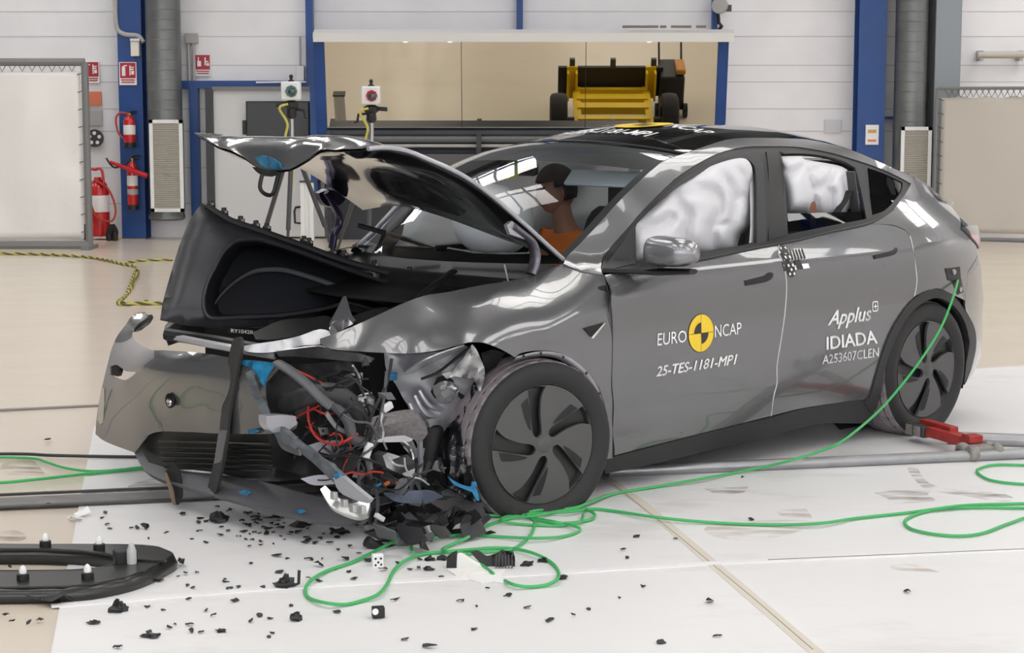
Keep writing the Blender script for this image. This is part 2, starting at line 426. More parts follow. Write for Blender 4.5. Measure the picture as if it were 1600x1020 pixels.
stain([(1365, 772), (1400, 768), (1455, 768), (1450, 776), (1460, 785), (1400, 790), (1382, 779)], 'stain')
stain([(1105, 825), (1200, 815), (1310, 817), (1280, 824), (1190, 846), (1120, 842)], 'stain_light')
stain([(1215, 800), (1260, 797), (1270, 812), (1225, 812)], 'stain_light'); stain([(1100, 766), (1170, 762), (1160, 772), (1120, 775)], 'stain')
stain([(1390, 886), (1430, 885), (1470, 897), (1400, 893)], 'stain_light')
stain([(10, 722), (50, 716), (68, 737), (70, 743), (20, 742), (0, 738)], 'stain', .0012)
stain([(-10, 832), (25, 829), (42, 838), (30, 846), (-10, 848)], 'stain', .0012)
stain([(200, 762), (260, 745), (330, 740), (300, 768), (230, 776)], 'stain')
# ================================================================== steelwork on the back wall
def vbox(name, x0, x1, y0, y1, Yf, Yb, m, parent=None, lean=None, **k):
    """upright box whose front face fills these pixels at depth Yf"""
    a, b_ = V(x0, y1, Yf), V(x1, y0, Yf)
    o = MB().box2((a.x, Yf, a.z), (b_.x, Yb, b_.z)); return o.build(name, m, parent, **k)
def column(px0, px1, pybase, label, ztop=HZ-.55, dark=None):
    a, b_ = V(px0, pybase, 23.82), V(px1, pybase, 23.82)
    t = empty('steel_column', ((a.x+b_.x)/2, 24.0, 0), label, 'column', 'blue columns of the back wall')
    MB().box2((a.x, 23.82, 0), (b_.x, 23.845, ztop)).build('front_flange', 'blue_steel', t)
    MB().box2((a.x, 24.155, 0), (b_.x, 24.18, ztop)).build('rear_flange', 'blue_steel', t)
    cx = (a.x+b_.x)/2; MB().box2((cx-.012, 23.845, 0), (cx+.012, 24.155, ztop)).build('web', 'blue_steel', t)
    return t
column(191, 228, 372, 'blue steel column carrying two fire extinguishers')
column(1336, 1378, 372, 'blue steel column with a white notice, by the right-hand air duct')
c_ = V(487, 140, 24.1)
o = MB().box2((V(480, 140, 24.1).x, 24.0, V(480, 140, 24.1).z), (V(489, 0, 24.1).x, 24.19, 4.6)); tag(o.build('steel_post', 'blue_steel'), 'narrow blue post rising at the left end of the mirror bar', 'post')
o = MB().box2((V(807, 52, 24.1).x, 24.05, V(807, 52, 24.1).z), (V(817, 0, 24.1).x, 24.19, 4.6)); tag(o.build('steel_post', 'blue_steel'), 'narrow blue post rising above the middle of the mirror', 'post')
o = MB().box2((V(1112, 60, 24.1).x, 24.05, V(1112, 56, 24.1).z), (V(1121, 0, 24.1).x, 24.19, 4.6)); tag(o.build('steel_post', 'blue_steel'), 'narrow blue post rising behind the wall camera', 'post')
struct(vbox('trim_6', 226, 512, 126, 138, 24.05, 24.19, 'blue_steel'))
struct(vbox('trim_6', 300, 309, 138, 374, 24.05, 24.19, 'blue_steel'))
struct(vbox('trim_6', 1378, 1410, 182, 186, 24.05, 24.19, 'blue_steel'))
strip([(150, 374), (228, 373)], .12, .0, .006, 'wood_yellow')
# ---- air ducts
def duct(px0, px1, pyj, pyg0, pyg1, gx0, gx1, label, Yc=23.75, capy=None, stained=False):
    a, b_ = V(px0, pyj, Yc), V(px1, pyj, Yc); r = (b_.x-a.x)/2; cx = (a.x+b_.x)/2
    t = empty('air_duct', (cx, Yc, V(0, pyg1, Yc).z), label, 'air duct', 'ventilation ducts')
    zb = V(0, pyg1+10, Yc).z
    MB().lathe([(r, zb), (r, HZ-.6)], (cx, Yc, 0), n=40).build('duct_pipe', 'galvanised', t)
    s_ = MB(); z = V(0, pyj, Yc).z
    while z < 4.5:
        s_.lathe([(r-.002, z-.006), (r+.003, z), (r-.002, z+.006)], (cx, Yc, 0), n=40); z += .125
    s_.build('seam', 'galvanised', t)
    g0, g1 = V(gx0, pyg0, Yc-r-.03), V(gx1, pyg1, Yc-r-.03); Yf = Yc-r-.03
    MB().box2((g0.x, Yf, g1.z), (g1.x, Yf+.06, g0.z)).box2((g0.x+.03, Yf+.05, g1.z+.03), (g1.x-.03, Yc, g0.z-.03)).build('grille_box', 'grey_sheet', t)
    f = MB(); w_ = .045
    f.box2((g0.x, Yf-.02, g1.z), (g0.x+w_, Yf, g0.z)).box2((g1.x-w_, Yf-.02, g1.z), (g1.x, Yf, g0.z)).box2((g0.x, Yf-.02, g0.z-w_), (g1.x, Yf, g0.z)).box2((g0.x, Yf-.02, g1.z), (g1.x, Yf, g1.z+w_))
    f.build('grille_frame', 'white_metal', t)
    s_ = MB(); n = 40
    for k in range(n):
        z = lerp(g1.z+w_, g0.z-w_, (k+.5)/n); s_.box(((g0.x+g1.x)/2, Yf-.006, z), (g1.x-g0.x-2*w_, .014, (g0.z-g1.z)/n*.62), Matrix.Rotation(.5, 3, 'X'))
    s_.build('grille_louvre', 'grille_tan', t)
    MB().lathe([(0, zb-.02), (r-.02, zb-.02), (r+.01, zb), (r+.01, zb+.05)], (cx, Yc, 0), n=40).build('end_cap', 'galvanised', t)
duct(231, 285, 187, 187, 331, 233, 288, 'round galvanised air duct with a full-height tan grille, left of the white door')
duct(1396, 1446, 190, 198, 345, 1408, 1452, 'round galvanised air duct with a stained grille beside the right-hand blue column')
o = MB().box2((V(1447, 190, 24.0).x, 23.6, V(0, 200, 23.6).z-1.2), (V(1487, 190, 24.0).x, 24.19, HZ-.6)); tag(o.build('square_duct', 'grey_sheet', bevel=.01), 'flat grey sheet-metal duct casing behind the beige curtain', 'duct')
# ---- conduit on left column, cable box, pipes
def wp(px, py, Y=24.12): return V(px, py, Y)
o = MB().tube([wp(180, -5, 23.8), wp(182, 40, 23.8), wp(193, 53, 23.8), wp(215, 56, 23.8), wp(224, 66, 23.78)], .03, 8, smooth=5); tag(o.build('conduit_pipe', 'sign_grey'), 'grey conduit bending across the top of the left blue column', 'pipe')
t = empty('bulkhead_lamp', V(210, 75, 23.75), 'small clear bulkhead lamp on the left blue column', 'lamp')
vbox('lamp_shade', 204, 217, 64, 88, 23.72, 23.82, mat('lamp_clear', (.75, .70, .62), .2), t, bevel=.01); vbox('bracket', 203, 218, 60, 64, 23.70, 23.82, 'steel', t)
t = empty('junction_box', V(298, 60, 24.1), 'grey junction box with two conduits above a red hand sign', 'junction box')
vbox('box_body', 289, 308, 52, 68, 24.08, 24.19, 'sign_grey', t, bevel=.01)
MB().tube([wp(294, 68), wp(296, 125), wp(301, 205)], .022, 8).tube([wp(302, 68), wp(303, 125), wp(304, 205)], .022, 8).build('conduit', 'sign_grey', t)
t = empty('socket_box', V(468, 110, 24.1), 'pale socket box with a thin upright aerial left of the mirror', 'socket box')
vbox('box_body', 463, 475, 103, 128, 24.08, 24.19, 'sign_white', t, bevel=.008); MB().tube([wp(469, 104), wp(469, 57)], .012, 6).build('aerial', 'sign_grey', t)
o = MB().tube([wp(400, 129, 24.02), wp(470, 128, 24.02), wp(485, 131, 24.02), wp(488, 141, 24.02)], .012, 6, smooth=4); tag(o.build('cable_loop', 'sign_white'), 'white cable running along the blue beam over the door', 'cable')
t = empty('wall_rail', V(1565, 86, 24.1), 'short beige horizontal pipe bracketed to the wall above the beige curtain', 'rail')
MB().cyl(V(1527, 86, 24.02), V(1625, 85, 24.02), .045, 12).build('rail_pipe', mat('pipe_beige', (.52, .48, .42), .5), t)
for px in (1534, 1596): vbox('bracket', px-3, px+3, 79, 95, 24.0, 24.19, 'sign_grey', t)
# ---- signs
def sign(px0, py0, px1, py1, label, kind, Y=24.17, m='sign_red'):
    a, b_ = V(px0, py1, Y), V(px1, py0, Y); W_, H_ = b_.x-a.x, b_.z-a.z
    t = empty('wall_sign', ((a.x+b_.x)/2, Y, a.z), label, 'sign')
    bb = lambda u0, v0, u1, v1, d=.004: ((a.x+W_*u0, Y-.01-d, a.z+H_*v0), (a.x+W_*u1, Y-.01, a.z+H_*v1))
    MB().box2((a.x, Y-.01, a.z), (b_.x, Y+.02, b_.z)).build('sign_plate', 'sign_white' if kind != 'plain' else m, t)
    if kind == 'plain': return t
    MB().box2(*bb(.05, .30, .95, .97, .002)).build('red_field', 'sign_red', t)
    s_ = MB()
    if kind in ('ext', 'ext2'):
        s_.box2(*bb(.16, .40, .36, .78)).box2(*bb(.20, .78, .32, .84)).box2(*bb(.30, .82, .46, .87))
        s_.box2(*bb(.60, .42, .66, .86)).box2(*bb(.66, .66, .84, .72)).box2(*bb(.70, .46, .86, .62)).box2(*bb(.66, .76, .86, .80))
    else:
        s_.box2(*bb(.16, .45, .40, .70)).box2(*bb(.20, .70, .26, .88)).box2(*bb(.62, .50, .70, .86)).box2(*bb(.70, .64, .86, .70)).box2(*bb(.74, .48, .90, .60))
    s_.build('pictogram', 'sign_white', t)
    w_ = MB().box2(*bb(.1, .20, .9, .25)).box2(*bb(.12, .1, .88, .15)); w_.build('caption', 'sign_red', t)
    return t
sign(130, 96, 155, 130, 'red and white fire extinguisher sign on the white wall beside the white curtain', 'ext')
sign(187, 97, 213, 133, 'red and white fire extinguisher sign fixed on the left blue column', 'ext2', 23.80)
sign(305, 85, 329, 119, 'red and white sign with a pointing hand beside the junction box', 'hand')
sign(134, 143, 158, 165, 'small plain orange notice on the wall beside the white curtain', 'plain', m='sign_orange')
sign(134, 172, 159, 196, 'small plain grey notice on the wall beside the white curtain', 'plain', m='sign_grey')
t = sign(1352, 195, 1373, 226, 'white notice with small print on the right blue column', 'plain', 23.80, 'sign_white')
a, b_ = V(1352, 226, 23.79), V(1373, 195, 23.79)
MB().box2((a.x+.03, 23.782, b_.z-.10), (b_.x-.03, 23.79, b_.z-.06)).build('colour_bar', 'wood_yellow', t)
MB().box2((a.x+.03, 23.782, a.z+.04), (b_.x-.03, 23.79, a.z+.065)).build('print_line', 'sign_orange', t)
o = vbox('wall_plate', 1288, 1315, 187, 208, 24.17, 24.2, mat('plate_pale', (.66, .66, .68), .5), bevel=.004); tag(o, 'pale blank plate on the white wall over the car roof', 'plate')
# perforated disc behind the curtain edge
c_ = V(147, 216, 24.1); t = empty('perforated_disc', c_, 'dark round disc with holes on the wall beside the white curtain', 'disc')
MB().lathe([(0, 0), (.115, 0), (.115, .03), (0, .03)], (c_.x, 24.12, c_.z), (0, 1, 0), 28).build('disc_plate', 'dark_grey', t)
for k in range(5):
    a = 2*PI*k/5+.3; q = (c_.x+.066*math.cos(a), 24.115, c_.z+.066*math.sin(a)); MB().cyl(q, (q[0], 24.119, q[2]), .024, 14).build('hole', 'sign_white', t)
# ---- extinguishers
def extinguisher(px, pytop, pybot, r, label, group, Y=23.70):
    zt, zb = V(px, pytop, Y).z, V(px, pybot, Y).z; x = V(px, pybot, Y).x; H_ = zt-zb
    t = empty('fire_extinguisher', (x, Y, zb), label, 'fire extinguisher', group)
    MB().lathe([(0, zb), (r*.9, zb), (r, zb+.02), (r, zb+H_*.72), (r*.8, zb+H_*.83), (r*.35, zb+H_*.88), (r*.3, zb+H_*.9)], (x, Y, 0), n=24).build('cylinder', 'red_paint', t)
    MB().lathe([(r*1.02, zb), (r*1.04, zb+.03), (r*1.02, zb+.06)], (x, Y, 0), n=24).build('foot_ring', 'black_plastic', t)
    MB().lathe([(r*.3, zb+H_*.88), (r*.36, zb+H_*.9), (r*.36, zb+H_*.95), (0, zb+H_*.96)], (x, Y, 0), n=14).build('valve', 'brass', t)
    MB().tube([(x-.01, Y, zb+H_*.95), (x+.05, Y-.02, zb+H_), (x+.11, Y-.03, zb+H_*.99)], .011, 6).tube([(x, Y, zb+H_*.92), (x+.06, Y-.02, zb+H_*.94), (x+.1, Y-.03, zb+H_*.92)], .009, 6).build('handle', 'black_plastic', t)
    return t, x, zb, H_
t, x, zb, H_ = extinguisher(203, 174, 230, .075, 'upper small fire extinguisher hung on the left blue column', None)
MB().tube([(x, 23.66, zb+H_*.93), (x-.10, 23.66, zb+H_*.96), (x-.16, 23.66, zb+H_*.80), (x-.14, 23.66, zb+H_*.45), (x-.08, 23.66, zb+H_*.25)], .013, 8, smooth=5).build('hose', 'hose_red', t)
MB().lathe([(.0755, zb+.16), (.0765, zb+.17), (.0765, zb+.27), (.0755, zb+.28)], (x, 23.70, 0), n=24).build('instruction_label', 'sign_white', t)
t, x, zb, H_ = extinguisher(208, 243, 327, .068, 'lower slim fire extinguisher with a slanting horn on the left blue column', None)
MB().tube([V(203, 262, 23.58), V(172, 253, 23.55)], .012, 8).tube([V(172, 253, 23.55), V(230, 275, 23.52)], [.02, .022, .03, .036], 10).build('discharge_horn', 'red_paint', t)
MB().tube([(x, 23.66, zb+H_*.93), V(180, 262, 23.6), V(166, 247, 23.6)], .012, 8, smooth=4).build('hose', 'black_plastic', t)
MB().lathe([(.0685, zb+.19), (.0695, zb+.20), (.0695, zb+.25), (.0685, zb+.26)], (x, 23.70, 0), n=24).build('instruction_label', 'sign_grey', t)
MB().lathe([(.0685, zb+.30), (.0695, zb+.31), (.0695, zb+.42), (.0685, zb+.43)], (x, 23.70, 0), n=24).build('instruction_label', 'sign_white', t)
# wheeled extinguisher
x = V(155, 372, 23.7).x; t = empty('wheeled_extinguisher', (x, 23.7, 0), 'large red wheeled fire extinguisher behind the white curtain frame', 'fire extinguisher')
MB().lathe([(0, .05), (.13, .05), (.14, .08), (.14, .62), (.11, .72), (.05, .77), (.04, .8), (0, .8)], (x, 23.7, 0), n=28).build('cylinder', 'red_paint', t)
MB().lathe([(.1405, .36), (.142, .37), (.142, .56), (.1405, .57)], (x, 23.7, 0), n=28).build('instruction_label', 'sign_white', t)
MB().tube([(x-.10, 23.6, .1), (x-.10, 23.6, .82), (x, 23.6, .9), (x+.08, 23.6, .88), (x+.10, 23.6, .6)], .018, 8, smooth=4).build('trolley_handle', 'red_paint', t)
MB().tube([(x, 23.6, .75), (x+.16, 23.55, .66), (x+.25, 23.55, .42), (x+.2, 23.55, .25), (x+.02, 23.52, .3), (x-.06, 23.5, .5)], .014, 8, smooth=5).build('hose', 'hose_red', t)
for s_ in (-1, 1):
    MB().lathe([(.03, -.025), (.1, -.025), (.1, .025), (.03, .025)], (x+s_*.17, 23.72, .1), (1, 0, 0), 20, close=True).build('wheel', 'black_rubber', t)
MB().cyl((x-.17, 23.72, .1), (x+.17, 23.72, .1), .03, 12).build('axle', 'steel', t)
for k, (px, label) in enumerate(((176.5, 'small dark fitting lying by the wheeled extinguisher'), (186.5, 'dark coiled fitting on the floor at the foot of the left blue column'))):
    c_ = V(px, 368, 23.75); b = MB(); b.lathe([(.015, 0), (.035, .01), (.038, .08), (.025, .14), (.0, .15)], (c_.x, 23.5, 0), n=12); b.tube([(c_.x-.02, 23.5, .02), (c_.x+.03, 23.48, .1), (c_.x+.01, 23.46, .18)], .02, 6, smooth=3)
    tag(b.build('pipe_fitting', 'black_plastic'), label, 'fitting')
# ---- white door leaf / cabinet with wall screen
x0, x1 = V(337, 375, 23.95).x, V(508, 375, 23.95).x; zt = V(0, 139, 23.95).z
t = empty('white_door', ((x0+x1)/2, 24.0, 0), 'wide white sliding door with a dark upright edge behind the bonnet', 'door')
MB().box2((x0, 23.95, .02), (x1, 24.05, zt)).build('door_leaf', 'door_white', t, bevel=.008)
xx0, xx1 = V(325, 375, 23.9).x, V(336, 375, 23.9).x; MB().box2((xx0, 23.88, 0), (xx1, 24.06, zt)).build('door_edge', 'dark_grey', t)
MB().box2((x0, 23.90, zt-.02), (x1+.05, 24.0, zt+.03)).build('top_track', 'frame_grey', t)
MB().tube([V(471, 323, 23.93), V(462, 324, 23.85), V(460, 330, 23.85), V(461, 348, 23.85), V(471, 349, 23.93)], .014, 8).build('door_handle', 'black_plastic', t)
vbox('lock', 379, 384, 188, 210, 23.90, 23.95, 'black_plastic', t)
t = empty('dark_screen', V(434, 212, 23.9), 'dark rectangular wall screen mounted on the white door', 'screen')
vbox('screen_panel', 385, 483, 158, 216, 23.84, 23.95, 'black_plastic', t, bevel=.01); vbox('screen_glass', 387, 481, 160, 214, 23.832, 23.84, mat('screen_dark', (.03, .03, .033), .3), t)
# white profile stand
c_ = V(480, 376, 21.5); x0, x1 = V(470, 300, 21.5).x, V(490, 300, 21.5).x; zt = V(0, 285, 21.5).z
t = empty('profile_stand', ((x0+x1)/2, 21.5, 0), 'white upright aluminium profile standing behind the black luggage tub', 'stand')
b = MB(); b.box2((x0, 21.45, .02), (x0+.045, 21.55, zt)).box2((x1-.045, 21.45, .02), (x1, 21.55, zt)).box2((x0+.04, 21.475, .02), (x1-.04, 21.54, zt)); b.build('profile', 'white_metal', t)
MB().box2((x0-.01, 21.44, zt), (x1+.01, 21.56, zt+.02)).build('end_cap', 'dark_grey', t); MB().box2((x0-.15, 21.3, 0), (x1+.15, 21.7, .02)).build('foot_plate', 'frame_grey', t)
# ---- lamps/cameras on tripods
def tripod_camera(px, pytop, pybody, pyend, Y, label, lens, arm):
    c_ = V(px, pybody, Y); t = empty('tripod_camera', (c_.x, Y, 0), label, 'camera', 'white cameras on tripods')
    ztop = V(px, pytop, Y).z; s_ = (ztop-c_.z)
    MB().box2((c_.x-.085, Y-.09, c_.z-.085), (c_.x+.085, Y+.09, c_.z+.085)).build('camera_body', 'white_metal', t, bevel=.014)
    b = MB(); b.lathe([(0, 0), (.052, 0), (.056, .01), (.056, .05)], (c_.x+.012, Y-.12, c_.z-.004), (0, 1, 0), 8); l = b.build('lens_bezel', lens, t)
    MB().lathe([(0, 0), (.022, .002), (.034, .012), (.034, .03)], (c_.x+.02, Y-.135, c_.z-.01), (0, 1, 0), 20).build('lens', 'lens_glass', l)
    MB().lathe([(.03, 0), (.03, .01), (.012, .02), (.02, .05), (.012, .065), (0, .066)], (c_.x, Y, c_.z+.085), n=14).build('top_knob', 'black_plastic', t)
    h = MB(); h.lathe([(.03, 0), (.075, -.02), (.07, -.06), (.045, -.08), (.05, -.14), (.03, -.17)], (c_.x, Y, c_.z-.087), n=16); h.tube([(c_.x, Y, c_.z-.12), (c_.x+.15*arm, Y-.03, c_.z-.13)], .02, 8)
    h.tube([(c_.x-.04*arm, Y, c_.z-.17), (c_.x-.12*arm, Y-.03, c_.z-.18), (c_.x-.13*arm, Y-.03, c_.z-.25), (c_.x-.16*arm, Y-.03, c_.z-.25)], .014, 6); h.build('pan_head', 'black_plastic', t)
    MB().cyl((c_.x, Y, c_.z-.55), (c_.x, Y, c_.z-.25), .022, 12).build('centre_column', 'steel', t)
    MB().lathe([(.03, 0), (.06, -.02), (.06, -.09), (.03, -.1)], (c_.x, Y, c_.z-.52), n=12).build('spider', 'black_plastic', t)
    for k in range(3):
        a = 2*PI*k/3+.5; q = Vector((c_.x+.55*math.cos(a), Y+.55*math.sin(a), 0)); tp = Vector((c_.x+.04*math.cos(a), Y+.04*math.sin(a), c_.z-.56))
        l = MB().tube([tp, tp.lerp(q, .55)], .022, 8).tube([tp.lerp(q, .5), q], .014, 8).build('leg', 'dark_grey', t)
        MB().lathe([(0, 0), (.022, 0), (.022, .03), (.015, .04)], (q.x, q.y, 0), n=10).build('rubber_foot', 'black_rubber', l)
    MB().tube([(c_.x-.02, Y-.09, c_.z-.12), (c_.x-.10, Y-.1, c_.z-.16), (c_.x-.03, Y-.08, c_.z-.3), (c_.x-.05, Y-.08, c_.z-.45), (c_.x+.01, Y-.06, c_.z-.7), (c_.x-.03, Y-.05, c_.z-1.1)], .012, 6, smooth=5).build('safety_cord', 'yellow_rope', t)
tripod_camera(455, 120, 142, 210, 17.3, 'white tripod camera with green lens plate in front of the dark screen', mat('lens_green', (.05, .12, .11), .3), -1)
tripod_camera(580, 125, 149, 230, 17.6, 'white tripod camera with red lens plate in front of the big mirror', 'lens_red', 1)
# ---- left and right curtain screens
def screen(P0, P1, zt, zb, m, label, name, waves, hooks, fr=.03):
    t = empty(name, (P0+P1)/2*Vector((1, 1, 0)) if False else Vector(((P0.x+P1.x)/2, (P0.y+P1.y)/2, 0)), label, 'screen')
    d = (P1-P0); d.z = 0; L_ = d.length; d.normalize(); n = Vector((-d.y, d.x, 0))
    q = lambda s, z, o=0: Vector((P0.x, P0.y, 0))+d*s+n*o+Vector((0, 0, z))
    MB().tube([q(0, 0), q(0, zt)], fr, 8).build('upright', 'frame_grey', t); MB().tube([q(L_, 0), q(L_, zt)], fr, 8).build('upright', 'frame_grey', t)
    MB().tube([q(0, zt), q(L_, zt)], fr, 8).build('top_bar', 'frame_grey', t); MB().tube([q(0, zb-.06), q(L_, zb-.06)], fr*1.3, 8).build('bottom_bar', 'frame_grey', t)
    rows = []; nz = 24; nx = int(L_*14)
    for i in range(nz+1):
        r = []
        for j in range(nx+1):
            s = lerp(.06, L_-.06, j/nx); v = i/nz; z = lerp(zb+.02, zt-.09, v)
            sag = .03*abs(math.sin(PI*s/L_*hooks))*(v > .98)
            o = waves*math.sin(s*9+.8*math.sin(v*3))*(v**2)*.5+.012*noise.noise((s*2.2, v*3, 5))*3*(1-v*.3)
            r.append(q(s, z-sag, o))
        rows.append(r)
    MB().grid(rows).build('curtain', m, t, thick=.004)
    h = MB()
    for k in range(hooks):
        s = lerp(.15, L_-.15, k/(hooks-1)); h.tube([q(s-.06, zt), q(s, zt-.11, -.02), q(s+.06, zt)], .006, 5)
    for k in range(10):
        z = lerp(zb+.1, zt-.15, k/9)
        for e, sg in ((0, 1), (L_, -1)): h.tube([q(e, z+.03), q(e+sg*.09, z, -.02)], .006, 5)
    h.build('lacing', mat('lacing_grey', (.12, .11, .1), .7), t)
    for e in (0, L_): MB().box((q(e, .02)), (.1, .5, .04), Matrix.Rotation(math.atan2(d.y, d.x), 3, 'Z')).build('foot', 'frame_grey', t)
    return t
screen(V(-160, 388, 22.2), V(140, 388, 22.2), V(0, 97, 22.2).z, V(0, 376, 22.2).z, 'curtain_white', 'shiny white laced curtain screen with a grey frame, left of the blue column', 'curtain_screen', .012, 18, .045)
screen(V(1458, 374, 23.2), V(1700, 378, 22.4), V(1458, 138, 23.2).z, .12, 'curtain_beige', 'matt beige curtain screen on a thin frame behind the rear of the car', 'curtain_screen', .02, 22, .02)
# ---- yellow-black rope on floor
def rope(pts, r, m, label, name='rope', z=None, cat='rope'):
    P = [G(p, r) for p in pts]; t = empty(name, P[0]*Vector((1, 1, 0)) if False else Vector((P[0].x, P[0].y, 0)), label, cat)
    Q = catmull(P, 14); q1, q2 = [], []; acc = 0.0
    for i, c in enumerate(Q):
        if i: acc += (c-Q[i-1]).length
        tt = (Q[min(i+1, len(Q)-1)]-Q[max(i-1, 0)]).normalized(); sd = Vector((-tt.y, tt.x, 0)); th = acc/.16*2*PI
        o_ = (sd*math.cos(th)+Vector((0, 0, 1))*math.sin(th))*r*.55; q1.append(c+o_); q2.append(c-o_)
    MB().tube(q1, r*.75, 6).build('yellow_strand', 'yellow_rope', t); MB().tube(q2, r*.75, 6).build('dark_strand', mat('strand_olive', (.12, .11, .04), .7), t)
rope([(-10, 396), (60, 397), (140, 402), (190, 412), (215, 420), (205, 450), (188, 470), (200, 474), (258, 474)], .015, None, 'yellow and black rope lying in a loop left of the car')
rope([(192, 411), (225, 407), (270, 406)], .012, None, 'thin yellow and black rope running behind the black luggage tub', cat='rope')
rope([(212, 421), (205, 440), (196, 462), (184, 472), (196, 476), (230, 471)], .013, None, 'tangled yellow rope bunched on the loop of the floor rope', cat='rope')
# ================================================================== tilted mirror with its frame
ALPHA = math.radians(14)
YB = 23.55; zb = V(0, 199, YB).z; Hm = 1.12
X0, X1 = V(511, 198, YB).x, V(1117, 198, YB).x
t = empty('tilted_mirror', ((X0+X1)/2, YB, zb), 'wide mirror leaning forward on the back wall under a white bar', 'mirror')
up = Vector((0, -math.sin(ALPHA), math.cos(ALPHA))); nn = Vector((0, -math.cos(ALPHA), -math.sin(ALPHA)))
o0 = Vector((0, YB, zb))
mp_ = lambda x, v, d=0: Vector((x, 0, 0))+o0+up*v+nn*d
xs = [X0, lerp(X0, X1, .348), lerp(X0, X1, .665), X1]
for k in range(3):
    b = MB(); e = .004
    b.prism([mp_(xs[k]+e, 0), mp_(xs[k+1]-e, 0), mp_(xs[k+1]-e, Hm), mp_(xs[k]+e, Hm)], -nn*.012); b.build('mirror_pane', 'mirror_glass', t, smooth=0)
def slab(name, x0, x1, v0, v1, d0, d1, m):
    b = MB(); b.prism([mp_(x0, v0, d0), mp_(x1, v0, d0), mp_(x1, v1, d0), mp_(x0, v1, d0)], nn*(d1-d0)); return b.build(name, m, t, smooth=0)
slab('backing_board', X0-.02, X1+.02, -.02, Hm+.02, -.05, -.014, 'dark_grey')
slab('top_bar', X0-.12, X1+.18, Hm, Hm+.11, -.08, .14, 'white_metal')
slab('side_post', X1, X1+.13, -.03, Hm, -.10, .02, 'blue_steel'); slab('side_post', X0-.13, X0, -.25, Hm, -.10, .02, 'blue_steel')
slab('bottom_rail', X0, X1, -.05, .0, -.06, .02, 'dark_bench')
for px in (633, 703, 1015):
    b = MB(); q = mp_(V(px, 66, YB-.4).x, Hm+.002, .07); b.lathe([(0, -.012), (.04, -.012), (.045, 0)], q, up, 16); b.build('bar_light', 'lamp_glow', t)
xl = V(486, 140, 23.7).x; MB().box2((xl, 23.55, V(0, 200, 23.6).z-.9), (X0-.13, 24.1, V(0, 60, 23.6).z)).build('end_panel', 'blue_steel', t)
# dusty clutter on the bar
b = MB()
for k in range(14): b.box((lerp(1.35, 2.55, random.random()), YB-.42+random.random()*.05, zb+up.z*(Hm+.11)+.045), (.05+.12*random.random(), .03, .03))
tag(b.build('dust_debris', mat('dust_brown', (.22, .18, .15), .9)), 'brown dust and scraps along the top of the mirror bar', 'debris', kind='stuff')
# dark bench under it
bx0, bx1 = V(512, 240, 23.4).x, V(1000, 240, 23.4).x
t = empty('dark_bench', ((bx0+bx1)/2, 23.5, 0), 'dark low rack with grey tubes under the mirror', 'rack')
z1, z2, z3 = V(0, 204, 23.3).z, V(0, 216, 23.3).z, V(0, 228, 23.3).z
MB().box2((bx0, 23.75, 0), (bx1, 23.8, z1)).build('back_panel', 'dark_bench', t)
MB().box2((bx0, 23.3, z1-.05), (bx1, 23.8, z1)).build('rack_top', 'dark_bench', t)
MB().cyl((bx0, 23.4, z2), (bx1, 23.4, z2), .07, 14).build('tube', mat('tube_grey', (.16, .165, .17), .35, .4), t)
MB().cyl((bx0, 23.35, z3), (bx1, 23.35, z3), .022, 10).build('tube', 'sign_grey', t)
MB().box2((bx0, 23.3, z3-.55), (bx1, 23.75, z3-.10)).build('shelf_box', mat('rack_grey', (.09, .09, .095), .5), t)
for px in (514, 748, 960):
    x_ = V(px, 220, 23.28).x; MB().box2((x_-.03, 23.25, 0), (x_+.03, 23.31, z1)).build('post', 'dark_bench', t)
# ---- wall camera above the mirror's right end
t = empty('wall_camera', V(1125, 10, 23.9), 'grey floodlight head on the blue post above the right end of the mirror', 'floodlight')
c_ = V(1122, 10, 23.8); MB().lathe([(0, 0), (.09, .0), (.10, .04), (.10, .12), (.06, .16)], (c_.x, 23.72, c_.z), (0.3, 1, .1), 18).build('lamp_head', 'sign_grey', t)
MB().box((c_.x+.09, 23.85, c_.z-.02), (.16, .12, .08)).build('motor_box', 'dark_grey', t); MB().tube([(c_.x, 23.85, c_.z-.05), (c_.x+.02, 23.9, c_.z-.2), (c_.x+.06, 23.9, c_.z-.24), (c_.x, 23.95, c_.z-.33)], .025, 8).build('bracket', 'black_plastic', t)
# ---- yellow barrier trolley standing behind the car (seen in the mirror)
TX, TY = 1.42, 21.0
t = empty('barrier_trolley', (TX, TY, 0), 'yellow wheeled crash trolley with a black face plate, seen in the mirror', 'trolley')
MB().box2((TX-.76, TY-.70, .20), (TX+.74, TY-.63, .66)).build('face_plate', mat('plate_black', (.02, .018, .016), .5), t, bevel=.01)
for k, x_ in enumerate((-.56, .02, .60)): MB().box((TX+x_, TY-.65, .72), (.075, .06, .14)).build('stop_block', 'dark_grey', t)
for s_ in (-1, 1):
    MB().box((TX+s_*.56, TY-.61, .44), (.15, .05, .5)).box((TX+s_*.50, TY-.55, .42), (.03, .16, .44)).box((TX+s_*.62, TY-.55, .42), (.03, .16, .44)).build('upright', 'yellow_paint', t)
    MB().box((TX+s_*.50, TY+.1, .30), (.10, 1.8, .12)).build('side_rail', 'yellow_paint', t)
for y_, w_ in ((-.52, .07), (-.28, .15), (-.02, .15), (.34, .10), (.86, .12)): MB().box((TX, TY+y_, .33), (1.0, w_, .11)).build('cross_beam', 'yellow_paint', t)
MB().box((TX, TY+.60, .24), (.9, .4, .02)).build('tray', 'dark_grey', t)
for x_, m in ((-.22, 'black_plastic'), (.05, 'black_plastic'), (.27, 'sign_grey')): MB().box((TX+x_, TY+.6, .31), (.12, .14, .12)).build('valve_block', m, t)
